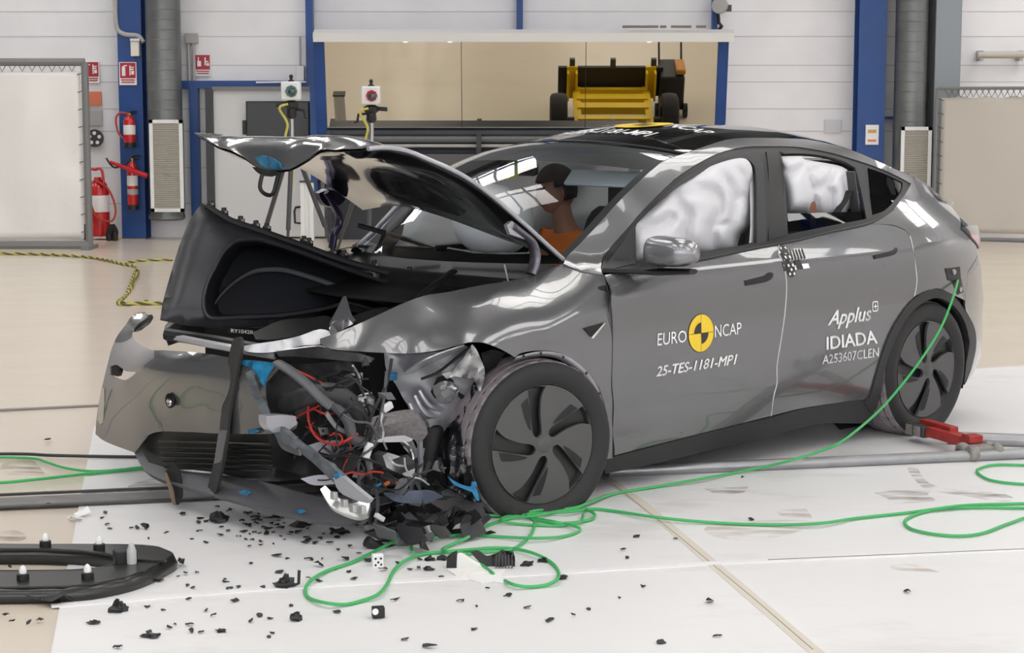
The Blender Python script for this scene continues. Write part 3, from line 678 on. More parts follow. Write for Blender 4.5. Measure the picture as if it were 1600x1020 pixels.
for s_ in (-1, 1):
    w_ = MB().lathe([(.17, -.11), (.29, -.12), (.33, -.10), (.345, -.04), (.345, .04), (.33, .10), (.29, .12), (.17, .11)], (TX+s_*.77, TY+.28, .345), (1, 0, 0), 32, close=True).build('wheel', 'black_rubber', t)
    MB().lathe([(0, s_*.05), (.06, s_*.07), (.10, s_*.04), (.17, s_*.10), (.18, s_*.10)], (TX+s_*.77, TY+.28, .345), (1, 0, 0), 24).build('rim', 'sign_grey', w_)
MB().cyl((TX-.77, TY+.28, .30), (TX+.77, TY+.28, .30), .05, 12).build('axle', 'dark_grey', t)
# ---- black sweeper-like hand machine by the trolley (seen in the mirror)
MX, MY = 2.28, 20.3
t = empty('floor_sweeper', (MX, MY, 0), 'black walk-behind floor machine standing right of the yellow trolley', 'floor machine')
MB().prism([(MX-.18, MY+.28, .08), (MX+.18, MY+.28, .08), (MX+.16, MY-.28, .10), (MX-.16, MY-.28, .10)], (0, -.02, .52)).build('body', 'black_plastic', t, bevel=.03)
MB().box((MX+.12, MY+.05, .66), (.14, .36, .08)).build('orange_cover', mat('cover_orange', (.6, .25, .03), .4), t, bevel=.02)
MB().tube([(MX-.16, MY-.2, .55), (MX-.16, MY-.5, .92), (MX+.16, MY-.5, .92), (MX+.16, MY-.2, .55)], .016, 8).build('handle', 'black_plastic', t)
for s_ in (-1, 1): MB().lathe([(.02, -.03), (.10, -.03), (.10, .03), (.02, .03)], (MX+s_*.2, MY+.3, .10), (1, 0, 0), 20, close=True).build('wheel', 'black_rubber', t)
# ================================================================== the crashed car
import numpy as np
mat('car_paint', (.150, .151, .156), .26, .55, coat=1.0, spec=.5)
mat('car_paint_dark', (.10, .10, .10), .45, .6, coat=.5)
mat('trim_black', (.006, .006, .007), .36, spec=.4)
mat('handle_black', (.006, .006, .007), .5); mat('trim_satin', (.028, .028, .031), .45, spec=.4)
mat('cladding', (.022, .022, .023), .55)
mat('shell_dark', (.006, .006, .007), .7)
mat('tyre_black', (.018, .0175, .018), .65, bump=.05, bscale=60)
mat('tread_dust', (.30, .26, .28), .8, noise_amt=.25, nscale=14)
mat('cover_grey', (.078, .077, .078), .42)
mat('cover_dark', (.018, .018, .018), .4)
mat('airbag_white', (.86, .85, .88), .75, bump=.12, bscale=9)
_m = MATS['airbag_white']; _nt = _m.node_tree; _tr = _nt.nodes.new('ShaderNodeBsdfTranslucent'); _tr.inputs[0].default_value = (.84, .85, .88, 1); _mx = _nt.nodes.new('ShaderNodeMixShader'); _mx.inputs[0].default_value = .22
_nt.links.new(_nt.nodes['Principled BSDF'].outputs[0], _mx.inputs[1]); _nt.links.new(_tr.outputs[0], _mx.inputs[2]); _nt.links.new(_mx.outputs[0], [n for n in _nt.nodes if n.type == 'OUTPUT_MATERIAL'][0].inputs[0])
mat('visor_pale', (.74, .80, .84), .6)
mat('chrome', (.75, .75, .76), .12, 1.0)
mat('silver_paint', (.40, .40, .43), .32, .35, coat=.5)
mat('bare_metal', (.50, .49, .50), .35, .9, noise_amt=.25, nscale=20)
mat('alloy_bright', (.55, .55, .55), .34, .9)
mat('plastic_grey', (.09, .09, .10), .45)
mat('tub_plastic', (.026, .026, .031), .40, bump=.02, bscale=400)
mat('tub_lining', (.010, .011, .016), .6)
mat('tub_band', (.085, .085, .095), .5)
mat('tape_blue', (.012, .20, .40), .5, noise_amt=.7, nscale=22)
mat('decal_white', (.85, .85, .85), .5)
mat('decal_yellow', (.85, .58, .03), .45)
mat('decal_black', (.03, .028, .025), .5)
mat('tail_red', (.35, .01, .02), .1, coat=1)
mat('hinge_violet', (.055, .05, .085), .25, .7)
mat('wire_red', (.45, .03, .02), .5); mat('wire_black', (.012, .012, .013), .45); mat('wire_orange', (.8, .20, .02), .5)
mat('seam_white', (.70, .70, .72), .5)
mat('crash_pink', (.30, .27, .28), .5, .3, noise_amt=.3, nscale=60)
def glass_mat(name, tint, refl):
    m = bpy.data.materials.new(name); m.use_nodes = True; nt = m.node_tree; N = nt.nodes; L = nt.links
    for n in list(N): N.remove(n)
    o = N.new('ShaderNodeOutputMaterial'); t = N.new('ShaderNodeBsdfTransparent'); t.inputs[0].default_value = (*tint, 1)
    g = N.new('ShaderNodeBsdfGlossy'); g.inputs['Roughness'].default_value = .01; g.inputs[0].default_value = (1, 1, 1, 1)
    lw = N.new('ShaderNodeLayerWeight'); lw.inputs[0].default_value = .5
    p5 = N.new('ShaderNodeMath'); p5.operation = 'POWER'; p5.inputs[1].default_value = 5; L.new(lw.outputs['Facing'], p5.inputs[0])
    f = N.new('ShaderNodeMath'); f.operation = 'MULTIPLY_ADD'; f.inputs[1].default_value = .95; f.inputs[2].default_value = .045; L.new(p5.outputs[0], f.inputs[0])
    mx = N.new('ShaderNodeMixShader'); L.new(f.outputs[0], mx.inputs[0]); L.new(t.outputs[0], mx.inputs[1]); L.new(g.outputs[0], mx.inputs[2]); L.new(mx.outputs[0], o.inputs[0])
    MATS[name] = m
glass_mat('windscreen_glass', (.93, .96, .96), 1.5); glass_mat('side_glass', (.30, .33, .33), 1.5); glass_mat('roof_glass', (.12, .13, .135), 1.5); glass_mat('privacy_glass', (.06, .065, .07), 1.5)
car = empty('car', CARLOC, 'dark grey crashed electric car with its front torn open and bonnet folded up', 'car', rot=YAW, local=True)
def pm(P): return P.copy()
# ---- panels lying on the modelled body side
def side_panel(name, px, m, parent=None, holes=(), off=0.0, thick=.01, step=.06, k=3, gap=.002, both=True, ang=42):
    parent = parent or car
    def flat(q): return [Vector((p.x, p.z)) for p in (S(u, off) for u in q)]
    outer = inset(smooth_poly(flat(px), k, ang), gap) if k > 1 else inset(flat(px), gap)
    hs = [smooth_poly(flat(h), k, ang) if k > 1 else flat(h) for h in holes]
    vs, T = cdt(outer, hs, step); r = []
    for sg in ((-1, 1) if both else (-1,)):
        N = [hn(p.x, p.y) for p in vs]
        if sg > 0: N = [Vector((q.x, -q.y, q.z)) for q in N]
        r.append(skin(name, [(p.x, sg*(hw(p.x, p.y)+off), p.y) for p in vs], T, m, parent, thick or .004, N))
    return r[0]
# ---- panels whose depth is a smooth field over the outline (thin-plate spline through measured points)
def tps(ctrl):
    P = np.array([[c[0]/100, c[1]/100] for c in ctrl]); v = np.array([c[2] for c in ctrl]); n = len(P)
    d = np.linalg.norm(P[:, None]-P[None], axis=2); K = np.where(d > 0, d*d*np.log(d+1e-12), 0)+np.eye(n)*1e-4
    Q = np.hstack([np.ones((n, 1)), P]); A = np.zeros((n+3, n+3)); A[:n, :n] = K; A[:n, n:] = Q; A[n:, :n] = Q.T
    sol = np.linalg.solve(A, np.concatenate([v, np.zeros(3)]))
    def f(x, y):
        p = np.array([x/100, y/100]); r = np.linalg.norm(P-p, axis=1); return float((np.where(r > 0, r*r*np.log(r+1e-12), 0)*sol[:n]).sum()+sol[n]+sol[n+1:] @ p)
    return f
def free_panel(name, px, ctrl, m, parent=None, holes=(), ax='y', thick=.006, step=14, k=3, crumple=0, cs=6, seed=0, ang=42, smooth=60, toff=0):
    parent = parent or car
    f = tps(ctrl) if len(ctrl) > 2 else (lambda x, y: ctrl[0][2])
    outer = smooth_poly([Vector(u) for u in px], k, ang); hs = [smooth_poly([Vector(u) for u in h], k, ang) for h in holes]
    vs, T = cdt(outer, hs, step); B_ = BY if ax == 'y' else BX; P = []
    for p in vs:
        d = f(p.x, p.y); q = B_((p.x, p.y), d)
        if crumple: q = B_((p.x, p.y), d+crumple*(noise.noise(q*cs+Vector((seed, 0, 0)))+.5*noise.noise(q*cs*2.3+Vector((0, seed, 0)))))
        P.append(q)
    T = [t if (P[t[1]]-P[t[0]]).cross(P[t[2]]-P[t[0]]).dot(CEYE-P[t[0]]) > 0 else t[::-1] for t in T]
    return skin(name, P, T, m, parent, thick, None, -1, smooth)
# outline of the painted side (A-pillar, cant rail, quarter panel) and of the black window surround
RAIL_UP = [(882,405),(905,381),(927,358),(976,304.5),(1030,255),(1073,238),(1098,229),(1132,218),(1165.6,214.7),(1199,214.7),(1240,216),(1272,219),(1327,233),(1371,251),(1410,269),(1451,293)]
DLO_UP = [(940,420),(974,365),(1008,326),(1053,282),(1098,252),(1132,237),(1166,230),(1195,229),(1245,230),(1294,238),(1333,249),(1366,260),(1399,274),(1423,287)]
DLO_LO = [(1415,301),(1405,315),(1396,326),(1379,338.5),(1355,350),(1300,362),(1245,375.5),(1216,381),(1150,394),(1089,407),(1030,416)]
ARCH_R = [(1429,463),(1415.5,480),(1389.5,523),(1371,579),(1358,624)]
DOOR_R = [(1422,369),(1426,385.5),(1431,419),(1432.6,440),(1429,463)]
SPLIT = [(1217,381),(1217,398),(1223,409),(1227.6,430),(1229,453.5),(1226,492),(1220,533),(1214,571),(1214,598),(1208.5,621),(1205,650)]
side_panel('body_side', RAIL_UP+[(1470,310),(1486,322),(1500,341),(1501,356),(1512,367),(1524,379),(1528,398),(1512,425),(1508,470),(1490,461.5),(1464,451),(1438,459.6),(1429,463)]+DOOR_R[::-1]+[(1415,360),(1395,352),(1355,350)]+DLO_LO[:4][::-1]+DLO_UP[::-1]+[(944,430),(910,424),(880,412)], 'car_paint', k=3)
side_panel('front_door', [(944,429),(954,474),(957,527),(955.6,597.6),(958.5,633),(957,674),(960,712),(1010,699),(1089,679),(1150,664)]+SPLIT[::-1]+[(1150,394),(1089,407),(1030,416)], 'car_paint')
side_panel('rear_door', SPLIT[::-1][::-1]+[(1260,637),(1356,624)]+ARCH_R[::-1]+DOOR_R[::-1][1:]+[(1415,360),(1395,352),(1355,350),(1300,362),(1245,375.5)], 'car_paint')
side_panel('rear_bumper', [(1528,398),(1533,420),(1534,440),(1537,468),(1535,490),(1532,556),(1524,578),(1507,602),(1520,568),(1525.5,538),(1523.6,515.5),(1509,486),(1508,470),(1512,425)], 'car_paint')
# seams; the pale tubes paint the edge highlights along the door shut lines
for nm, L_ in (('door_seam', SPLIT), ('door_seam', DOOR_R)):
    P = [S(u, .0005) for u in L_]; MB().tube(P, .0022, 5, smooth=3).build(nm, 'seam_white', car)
MB().tube([S(u, .001) for u in [(944,431),(954,474),(957,527),(955.6,597.6),(958.5,633),(957,674),(958,716)]], .0022, 5, smooth=3).build('door_seam', 'trim_black', car)
# sill cladding and rear arch cladding
side_panel('sill_cladding', [(944,717),(960,713),(1010,700),(1089,679.5),(1150,664.5),(1205,652),(1260,637.5),(1357,624.5),(1366,640),(1364,662),(1322,662),(1280,663),(1206,680),(1119,702),(1031,723),(945,741)], 'cladding', off=.004, thick=.03)
side_panel('arch_cladding', [(1350,628),(1358,622),(1371,579),(1389.5,523),(1415.5,480),(1438,459.6),(1464,451),(1490,461.5),(1509,486),(1523.6,515.5),(1525.5,538),(1520,568),(1505,601),(1499,598),(1511,560),(1515,535),(1509,508),(1496,484),(1478,470),(1462,466),(1442,474),(1421,493),(1400,530),(1383,580),(1369,640),(1360,645)], 'cladding', off=.008, thick=.03)
# ---- window surround with its openings, pillar applique, glass
OPEN_F = [(995,350),(1053,297),(1098,269),(1120,258.6),(1143,251),(1165.6,248),(1174.6,254),(1181,268),(1182.5,335),(1181,379),(1153,384),(1084,395),(1030,404),(994,411)]
OPEN_R = [(1221.5,246),(1226,240),(1272,241),(1313.5,250),(1336,262),(1340,275),(1348,310),(1353,342),(1290,354),(1231,366)]
OPEN_Q = [(1355,262),(1379,270),(1410,285),(1409.6,295),(1398.6,312.5),(1382,329),(1363,336)]
side_panel('window_surround', DLO_UP+DLO_LO+[(1000,420)], 'trim_black', holes=[OPEN_F, OPEN_R, OPEN_Q], off=-.006, thick=.02, gap=0)
side_panel('window_frame', [(975,385),(992,352),(1053,290),(1098,262),(1130,248),(1166,239),(1183,240),(1192,250),(1195,300),(1197,378),(1182,381),(1182.5,335),(1181,268),(1174.6,254),(1165.6,248),(1143,251),(1120,258.6),(1098,269),(1053,297),(995,350),(993,410),(985,411)], 'trim_satin', off=-.004, thick=.012, gap=0)
side_panel('window_frame', [(1219,238),(1226,236),(1272,237),(1316,246),(1345,259),(1352,275),(1362,338),(1354,342),(1348,310),(1340,275),(1336,262),(1313.5,250),(1272,241),(1226,240),(1221.5,246),(1231,366),(1225,368)], 'trim_satin', off=-.004, thick=.012, gap=0)
side_panel('pillar_panel', [(1197,236),(1214.7,237),(1230.6,367.5),(1201,376)], 'trim_black', off=-.001, thick=.006, k=1)
side_panel('side_window', [(1230,333),(1350,330),(1354,343),(1290,355),(1231,367)], 'side_glass', off=-.016, thick=0, k=1)
side_panel('quarter_window', OPEN_Q, 'privacy_glass', off=-.012, thick=0, gap=-.004)
MB().tube([S(u, .004) for u in DLO_LO[:0:-1][:9][::-1]], .006, 6, smooth=3).build('belt_moulding', 'trim_satin', car)
# ---- windscreen, roof, hatch: lofted between the two cant rails
near = [S(u) for u in RAIL_UP]
near[0] = Vector((.45, -.725, 1.025)); near = near + [BY((1470,310), -.60), BY((1490,318), -.50)]
def cross(P, u, dx, cr):
    y = -P.y
    return Vector((P.x+dx*(1-u*u), y*u, P.z+cr*(1-abs(u)**2.2)))
XS = [p.x for p in near]
def roofrow(P, n=16):
    dx = interp(P.x, [.45, .8, 1.2, 1.5, 2.5, 3.7], [-.27, -.24, -.17, -.06, .02, .05]); cr = interp(P.x, [.45, .8, 1.2, 1.6, 2.2, 3.0, 3.7], [-.005, .02, .045, .06, .065, .075, .05])
    return [cross(P, -1+2*j/n, dx, cr) for j in range(n+1)]
full = catmull(near, 4)
def roofpart(name, x0, x1, m, off=0.0, lo=-1, hi=1, thick=0):
    rr = [roofrow(p) for p in full if x0 <= p.x <= x1]
    b = MB().grid([[q+Vector((0, 0, off)) for q in r] for r in rr]); return b.build(name, m, car, thick=thick, smooth=80)
roofpart('windscreen', .40, 1.34, 'windscreen_glass')
roofpart('roof', 1.32, 2.55, 'roof_glass'); roofpart('tailgate', 2.52, 3.1, 'privacy_glass'); roofpart('tailgate_lid', 3.06, 3.9, 'car_paint', thick=.02)
# black printed border of the windscreen
def border():
    b = MB(); rr = [p for p in full if .40 <= p.x <= 1.34]; n = 40
    rows = [roofrow(p, n) for p in rr]
    for i in range(len(rows)-1):
        for j in range(n):
            u = -1+2*(j+.5)/n; c = rows[i][j]
            edge = abs(u) > .945 or i >= len(rows)-5 or i < 2
            if edge:
                q = [rows[i][j], rows[i][j+1], rows[i+1][j+1], rows[i+1][j]]; b.add([v+Vector((.004, 0, -.006)) for v in q], [(0, 1, 2, 3)])
    return b.build('screen_border', 'black_plastic', car)
border()
MB().tube(roofrow(Vector((1.34, -.628, 1.4795)), 20), .006, 6).build('roof_seam', 'trim_satin', car)
# rear face
rear = [(3.60,-.68,1.06),(3.63,-.72,.92),(3.63,-.75,.75),(3.66,-.74,.63),(3.64,-.70,.31)]
b = MB(); b.grid([[Vector((x+.07*(1-u*u), -y*u, z)) for u in [-1+k/6 for k in range(13)]] for x, y, z in [(3.66,-.52,1.13)]+rear]); b.build('rear_panel', 'car_paint', car, thick=.01, smooth=60)
side_panel('tail_lamp', [(1501,356),(1517,352),(1527,352),(1530,362),(1530,388),(1524,379),(1512,367)], 'black_gloss', off=.004, thick=.012, gap=0)
side_panel('tail_lamp', [(1513,365),(1529,368),(1529.5,385),(1524,377)], 'tail_red', off=.006, thick=.006, gap=0)
side_panel('charge_port', [(1477,419),(1500,416),(1502,436),(1506,456),(1497,461),(1488,441),(1481,438)], 'trim_black', off=.003, thick=.008, both=False, k=1)
for u in ((1489,425),(1499,452)): MB().lathe([(0, .012), (.014, .012), (.016, 0)], S(u), (0, -1, 0), 12).build('port_screw', 'steel', car)
# ---- inner dark shell with wheel openings, floor, arches
WF = Vector((.1227, -.95, .295)); WR = Vector((2.89, -.935, .345)); STEER = .1817
def circ(c, r, n=40): return [Vector((c.x+r*math.cos(2*PI*k/n), c.z+r*math.sin(2*PI*k/n))) for k in range(n)]
ol = [Vector(p) for p in [(.50,.16),(2.2,.16),(2.5,.2),(2.5,.30)]]+[Vector((WR.x+.405*math.cos(a), .34+.405*math.sin(a))) for a in [PI-.05-k*(PI-.1)/16 for k in range(17)]]+[Vector(p) for p in [(3.32,.26),(3.66,.26),(3.62,.9),(3.5,1.02),(2.4,1.04),(1.7,.99),(.75,.945),(.50,.93)]]
vs, T = cdt(ol, (), .08)
for sg in (-1, 1):
    MB().add([(p.x, sg*(hw(p.x, p.y)-.03), p.y) for p in vs], T).build('inner_shell', 'shell_dark', car)
    b = MB(); n = 24
    for i in range(n):
        a0, a1 = -.35+(PI+.7)*i/n, -.35+(PI+.7)*(i+1)/n
        b.add([(WR.x+.41*math.cos(a), sg*y, .34+.41*math.sin(a)) for a, y in ((a0, .90), (a1, .90), (a1, .55), (a0, .55))], [(0,1,2,3)])
    b.add([(WR.x+.41*math.cos(2*PI*k/n), sg*.56, .34+.41*math.sin(2*PI*k/n)) for k in range(n)], [tuple(range(n))]); b.build('arch_liner', 'shell_dark', car)
MB().box2((.45, -.80, .14), (3.3, .80, .20)).build('underbody', 'shell_dark', car)
MB().box2((3.55, -.68, .2), (3.62, .68, 1.0)).build('rear_bulkhead', 'shell_dark', car)
MB().box2((.35, -.80, .18), (.42, .80, .90)).build('bulkhead', 'shell_dark', car)
# ---- wheels
def ring_mesh(prof, c, axis, n, mod=None):
    axis = Vector(axis).normalized(); a = Vector((0, 0, 1)); bb = axis.cross(a); vs = []; m_ = len(prof)
    for i, (r, h) in enumerate(prof):
        for k in range(n):
            rr = r+(mod(i, k) if mod else 0); th = 2*PI*k/n; vs.append(c+axis*h+(a*math.cos(th)+bb*math.sin(th))*rr)
    fs = [(i*n+k, i*n+(k+1) % n, (i+1)*n+(k+1) % n, (i+1)*n+k) for i in range(m_-1) for k in range(n)]
    return vs, fs
def flat_tyre(vs, c, axis, outer_only=True):
    out = []
    for v in vs:
        if v.z < .004:
            d = .004-v.z; s_ = 1 if (v-c).dot(axis) > -.12 else -1
            v = v+Vector(axis)*d*.55*s_; v.z = .004+.05*d
        elif v.z < .10: v = v+Vector(axis)*(.10-v.z)*.10*(1 if (v-c).dot(axis) > -.12 else -1)
        out.append(v)
    return out
SLOT = [(-.12,.13),(-.05,.22),(-.07,.5),(-.04,.78),(.05,.955),(-.14,.965),(-.30,.92),(-.27,.62),(-.24,.3),(-.2,.17)]
SLIT = [(-.30,.30),(-.26,.26),(-.275,.6),(-.31,.80),(-.43,.70),(-.38,.5)]
def wheel(c, steer, name='wheel', squash=0):
    ax = Vector((-math.sin(steer), -math.cos(steer), 0)); t = Vector((math.cos(steer), -math.sin(steer), 0)); up = Vector((0, 0, 1))
    w_ = bpy.data.objects.new(name, None); COL.objects.link(w_); w_.parent = car; LOC[w_.name] = Vector((0, 0, 0))
    R_, n = .356, 120
    side = [(.252, -.012), (.262, -.002), (.285, .010), (.315, .012), (.338, .002), (.347, -.012)]
    vs, fs = ring_mesh(side, c, ax, n); vs = flat_tyre(vs, c, ax); MB().add(vs, fs).build('tyre_sidewall', 'tyre_black', w_)
    vs, fs = ring_mesh([(.347, -.228), (.33, -.242), (.25, -.235)], c, ax, n); MB().add(flat_tyre(vs, c, ax), fs).build('tyre_sidewall', 'tyre_black', w_)
    g = [(.345, -.012), (.352, -.022), (.354, -.048), (.343, -.050), (.343, -.060), (.355, -.062), (.356, -.098), (.345, -.10), (.345, -.112), (.356, -.114), (.356, -.15), (.345, -.152), (.345, -.164), (.355, -.166), (.353, -.205), (.347, -.228)]
    mod = lambda i, k: (-.007 if (k % 4 == 0 and i in (1, 2)) or (k % 4 == 2 and i in (13, 14)) else 0)
    vs, fs = ring_mesh(g, c, ax, n, mod); MB().add(flat_tyre(vs, c, ax), fs).build('tyre_tread', 'tread_dust', w_, smooth=20)
    gr = [(.3465, -.047), (.3465, -.063)]
    for h in (-.055, -.106, -.158):
        vs, fs = ring_mesh([(.3455, h-.0065), (.3455, h+.0065)], c, ax, n); MB().add(flat_tyre(vs, c, ax), fs).build('tread_groove', 'black_rubber', w_)
    L = lambda p, h=0: c+t*(p[0]*.257)+up*p[1]*.257+ax*h
    MB().lathe([(0, -.03), (.24, -.03), (.25, -.012), (.255, -.006), (.262, -.008), (.262, -.02)], c, ax, 64).build('wheel_disc', 'cover_dark', w_)
    circle = [Vector((math.cos(2*PI*k/80)*.975, math.sin(2*PI*k/80)*.975)) for k in range(80)]; holes = []; slits = []
    for k in range(5):
        Rm = Matrix.Rotation(-2*PI*k/5, 2); holes.append(smooth_poly([Rm @ Vector(p) for p in SLOT], 4, 50)); slits.append([Rm @ Vector(p) for p in SLIT])
    v2, T = cdt(circle, holes, .09)
    skin('wheel_cover', [L(p, .008-.012*(p.length**2)) for p in v2], T, 'cover_grey', w_, .014, [ax]*len(v2))
    for s_ in slits:
        v3, T3 = cdt(smooth_poly(s_, 3, 60), (), .1); MB().add([L(p, .0105-.012*p.length**2) for p in v3], T3).build('cover_slot', 'ink_black', w_, smooth=0)
    MB().lathe([(0, .014), (.028, .013), (.034, .008)], c, ax, 24).build('centre_cap', 'cover_grey', w_)
    return w_
wf = wheel(WF, STEER); wr = wheel(WR, 0)
def copy_tree(o, parent, mtx):
    c = o.copy(); COL.objects.link(c); c.parent = parent; c.matrix_basis = mtx @ o.matrix_basis; LOC[c.name] = Vector((0, 0, 0))
    for ch in list(o.children):
        d = ch.copy(); COL.objects.link(d); d.parent = c
    return c
flip = Matrix.Rotation(PI, 4, 'Z')
copy_tree(wr, car, Matrix.Translation((2*WR.x, 0, 0)) @ flip); copy_tree(wr, car, Matrix.Translation((WR.x+.05, 0, 0)) @ flip)
# ---- door mirror
MC = Vector((.785, -1.06, 1.055))
b = MB(); rows = []
for i in range(13):
    v = i/12; r = []
    for k in range(25):
        a = 2*PI*k/24; ca, sa = math.cos(a), math.sin(a)
        sx = math.copysign(abs(ca)**.75, ca); sz = math.copysign(abs(sa)**.7, sa)
        y = lerp(.115, -.135, v); e = (max(0, 1-abs(2*v-1)**3.5))**.5 if v > .5 else (max(0, 1-(abs(2*v-1)**6)*.6))**.5
        e = max(e, .02); r.append(MC+Vector((-.005+sx*.085*e, y, .012+sz*(.078 if sz > 0 else .062)*e*(1-.15*v))))
    rows.append(r)
b.grid(rows); b.build('mirror_housing', mat('mirror_silver', (.25, .25, .265), .3, .6, coat=.8), car, smooth=70)
b = MB(); b.add([], []); b.tube([Vector((.60, -.80, .985)), Vector((.68, -.90, .985)), Vector((.76, -1.0, .985)), Vector((.79, -1.18, .995))], [.035, .03, .05, .035], 10, flat=.35, up=(0, 0, 1)); b.build('mirror_foot', 'trim_black', car)
MB().box((.858, -1.03, 1.06), (.006, .15, .09)).build('mirror_face', 'black_gloss', car)
side_panel('mirror_sail', [(942,419),(970,380),(993,352),(995,412),(960,420)], 'black_plastic', off=-.003, thick=.01, k=1, both=True)
# ---- door handles, side camera
side_panel('door_handle', [(1163,438),(1180,433.5),(1194,430),(1199,425.5),(1206,424.5),(1209,429),(1206,436),(1197,441),(1180,444.5),(1165,447)], 'handle_black', off=.003, thick=.01)
side_panel('door_handle', [(1365,398),(1381,394),(1394,390.5),(1398,386.5),(1402,386.5),(1403,391),(1398,398),(1382,402),(1367,405)], 'handle_black', off=.003, thick=.01)
side_panel('side_camera', [(912,512.5),(945.5,503),(924.5,527.5)], 'trim_black', off=.006, thick=.012, k=1)
side_panel('side_camera_edge', [(925,524),(943,503.5),(947,504.5),(927,530),(921,525)], 'chrome', off=.003, thick=.006, k=1, both=False)
# ---- lettering and marks on the doors
def text2d(s, shear=0, bold=0):
    c = bpy.data.curves.new('t', 'FONT'); c.body = s; c.shear = shear; c.offset = bold; c.resolution_u = 3; c.size = 1
    o = bpy.data.objects.new('t', c); COL.objects.link(o); dg = bpy.context.evaluated_depsgraph_get(); me = o.evaluated_get(dg).to_mesh()
    vs = [Vector((v.co.x, v.co.y)) for v in me.vertices]; fs = [tuple(p.vertices) for p in me.polygons]
    o.evaluated_get(dg).to_mesh_clear(); bpy.data.objects.remove(o); bpy.data.curves.remove(c); return vs, fs
CAPH = .70
def lettering(name, s, BL, BR, TL, TR, m='decal_white', shear=0, bold=0, pos=None):
    vs, fs = text2d(s, shear, 0); x0 = min(v.x for v in vs); x1 = max(v.x for v in vs)
    if bold:
        n = len(vs); base, fs0 = vs, fs; vs, fs = [], []
        for q, (dx, dy) in enumerate(((-bold, 0), (bold, 0), (0, bold*.8), (0, -bold*.8))):
            vs += [v+Vector((dx, dy)) for v in base]; fs += [tuple(i+n*q for i in f_) for f_ in fs0]
    BL, BR, TL, TR = map(Vector, (BL, BR, TL, TR)); P = []
    for v in vs:
        u = (v.x-x0)/(x1-x0); w_ = v.y/CAPH; a = BL.lerp(BR, u); b_ = TL.lerp(TR, u); P.append((pos or (lambda q: S(q, .0025)))(a+(b_-a)*w_))
    return MB().add(P, fs).build(name, m, car, smooth=0)
lettering('lettering', 'EURO', (1027,540), (1073,534), (1028,520.5), (1072.5,515.5))
lettering('lettering', 'NCAP', (1117,527), (1158.5,521.5), (1117,508), (1158.5,503))
lettering('lettering', '25-TES-1181-MP1', (1025.6,588), (1150,568.5), (1027,572.6), (1152,553), shear=.14, bold=.022)
lettering('lettering', 'Applus', (1294,508), (1360,500), (1300,485), (1362,477), bold=.02, shear=.1)
lettering('lettering', 'IDIADA', (1292,546), (1371,536), (1292,526), (1368,515.5), bold=.018)
lettering('lettering', 'A253607CLEN', (1285,569), (1373,557), (1286,555), (1373,542.5), bold=.012)
def on_side(c, pts, off): return [Vector((c.x+p[0], -(hw(c.x+p[0], c.z+p[1])+off), c.z+p[1])) for p in pts]
def disc_pts(r, n=48, a0=0, a1=2*PI): return [(r*math.cos(lerp(a0, a1, k/n)), r*math.sin(lerp(a0, a1, k/n))) for k in range(n)]
def decal(name, c, pts, m, off): return MB().add(on_side(c, pts, off), [tuple(range(len(pts)))]).build(name, m, car, smooth=0)
c_ = S((1095, 520.3)); R0 = .087
decal('roundel', c_, disc_pts(R0), 'decal_black', .0022); decal('roundel', c_, disc_pts(R0*.97), 'decal_yellow', .0030)
for a in (PI/2, 3*PI/2): decal('roundel_quadrant', c_, [(0, 0)]+disc_pts(R0*.56, 16, a, a+PI/2)+[(R0*.56*math.cos(a+PI/2), R0*.56*math.sin(a+PI/2))], 'decal_black', .0038)
for p in ([(-R0*.97, -.001), (R0*.97, -.001), (R0*.97, .001), (-R0*.97, .001)], [(-.001, -R0*.97), (.001, -R0*.97), (.001, R0*.97), (-.001, R0*.97)]): decal('roundel_line', c_, p, 'decal_black', .0036)
c_ = S((1367, 478.5)); 
def rrect(w_, h_, r): return [(sx*(w_-r)+r*math.cos(a0+k*PI/8), sy*(h_-r)+r*math.sin(a0+k*PI/8)) for sx, sy, a0 in ((1, 1, 0), (-1, 1, PI/2), (-1, -1, PI), (1, -1, 1.5*PI)) for k in range(5)]
decal('plus_mark', c_, rrect(.024, .026, .012), 'decal_white', .0022); decal('plus_mark', c_, rrect(.018, .020, .009), 'car_paint_dark', .0030)
decal('plus_mark', c_, [(-.013, -.003), (.013, -.003), (.013, .003), (-.013, .003)], 'decal_white', .0036); decal('plus_mark', c_, [(-.003, -.014), (.003, -.014), (.003, .014), (-.003, .014)], 'decal_white', .0038)
def px_decal(name, px, m, off): return MB().add([S(u, off) for u in px], [tuple(range(len(px)))]).build(name, m, car, smooth=0)
def quadpt(u, v): # target sticker frame
    a = Vector((1216.5, 392)).lerp(Vector((1254.5, 388)), u); b_ = Vector((1226, 424)).lerp(Vector((1265.5, 418.5)), u); return a.lerp(b_, v)
def sq(u0, u1, v0, v1): return [quadpt(u0, v0), quadpt(u1, v0), quadpt(u1, v1), quadpt(u0, v1)]
px_decal('target_sticker', sq(0, 1, 0, 1), 'decal_white', .0022)
for k in range(8): px_decal('target_bar', sq(.07+k*.122, .13+k*.122, 0, .50), 'decal_black', .003)
for u0, u1 in ((0, .30), (.50, .74)): px_decal('target_block', sq(u0, u1, .52, 1), 'decal_black', .003)
for u in ((1226, 394.5), (1235.6, 421)):
    c_ = S(u); decal('target_tag', c_, [(p[0]*.8, p[1]) for p in disc_pts(.035, 28)], 'decal_black', .004)
    for i in range(3):
        for j in range(3): 
            if (i+j) % 2 == 0: decal('target_dot', c_+Vector(((i-1)*.016, 0, (j-1)*.020)), disc_pts(.007, 10), 'decal_white', .005)
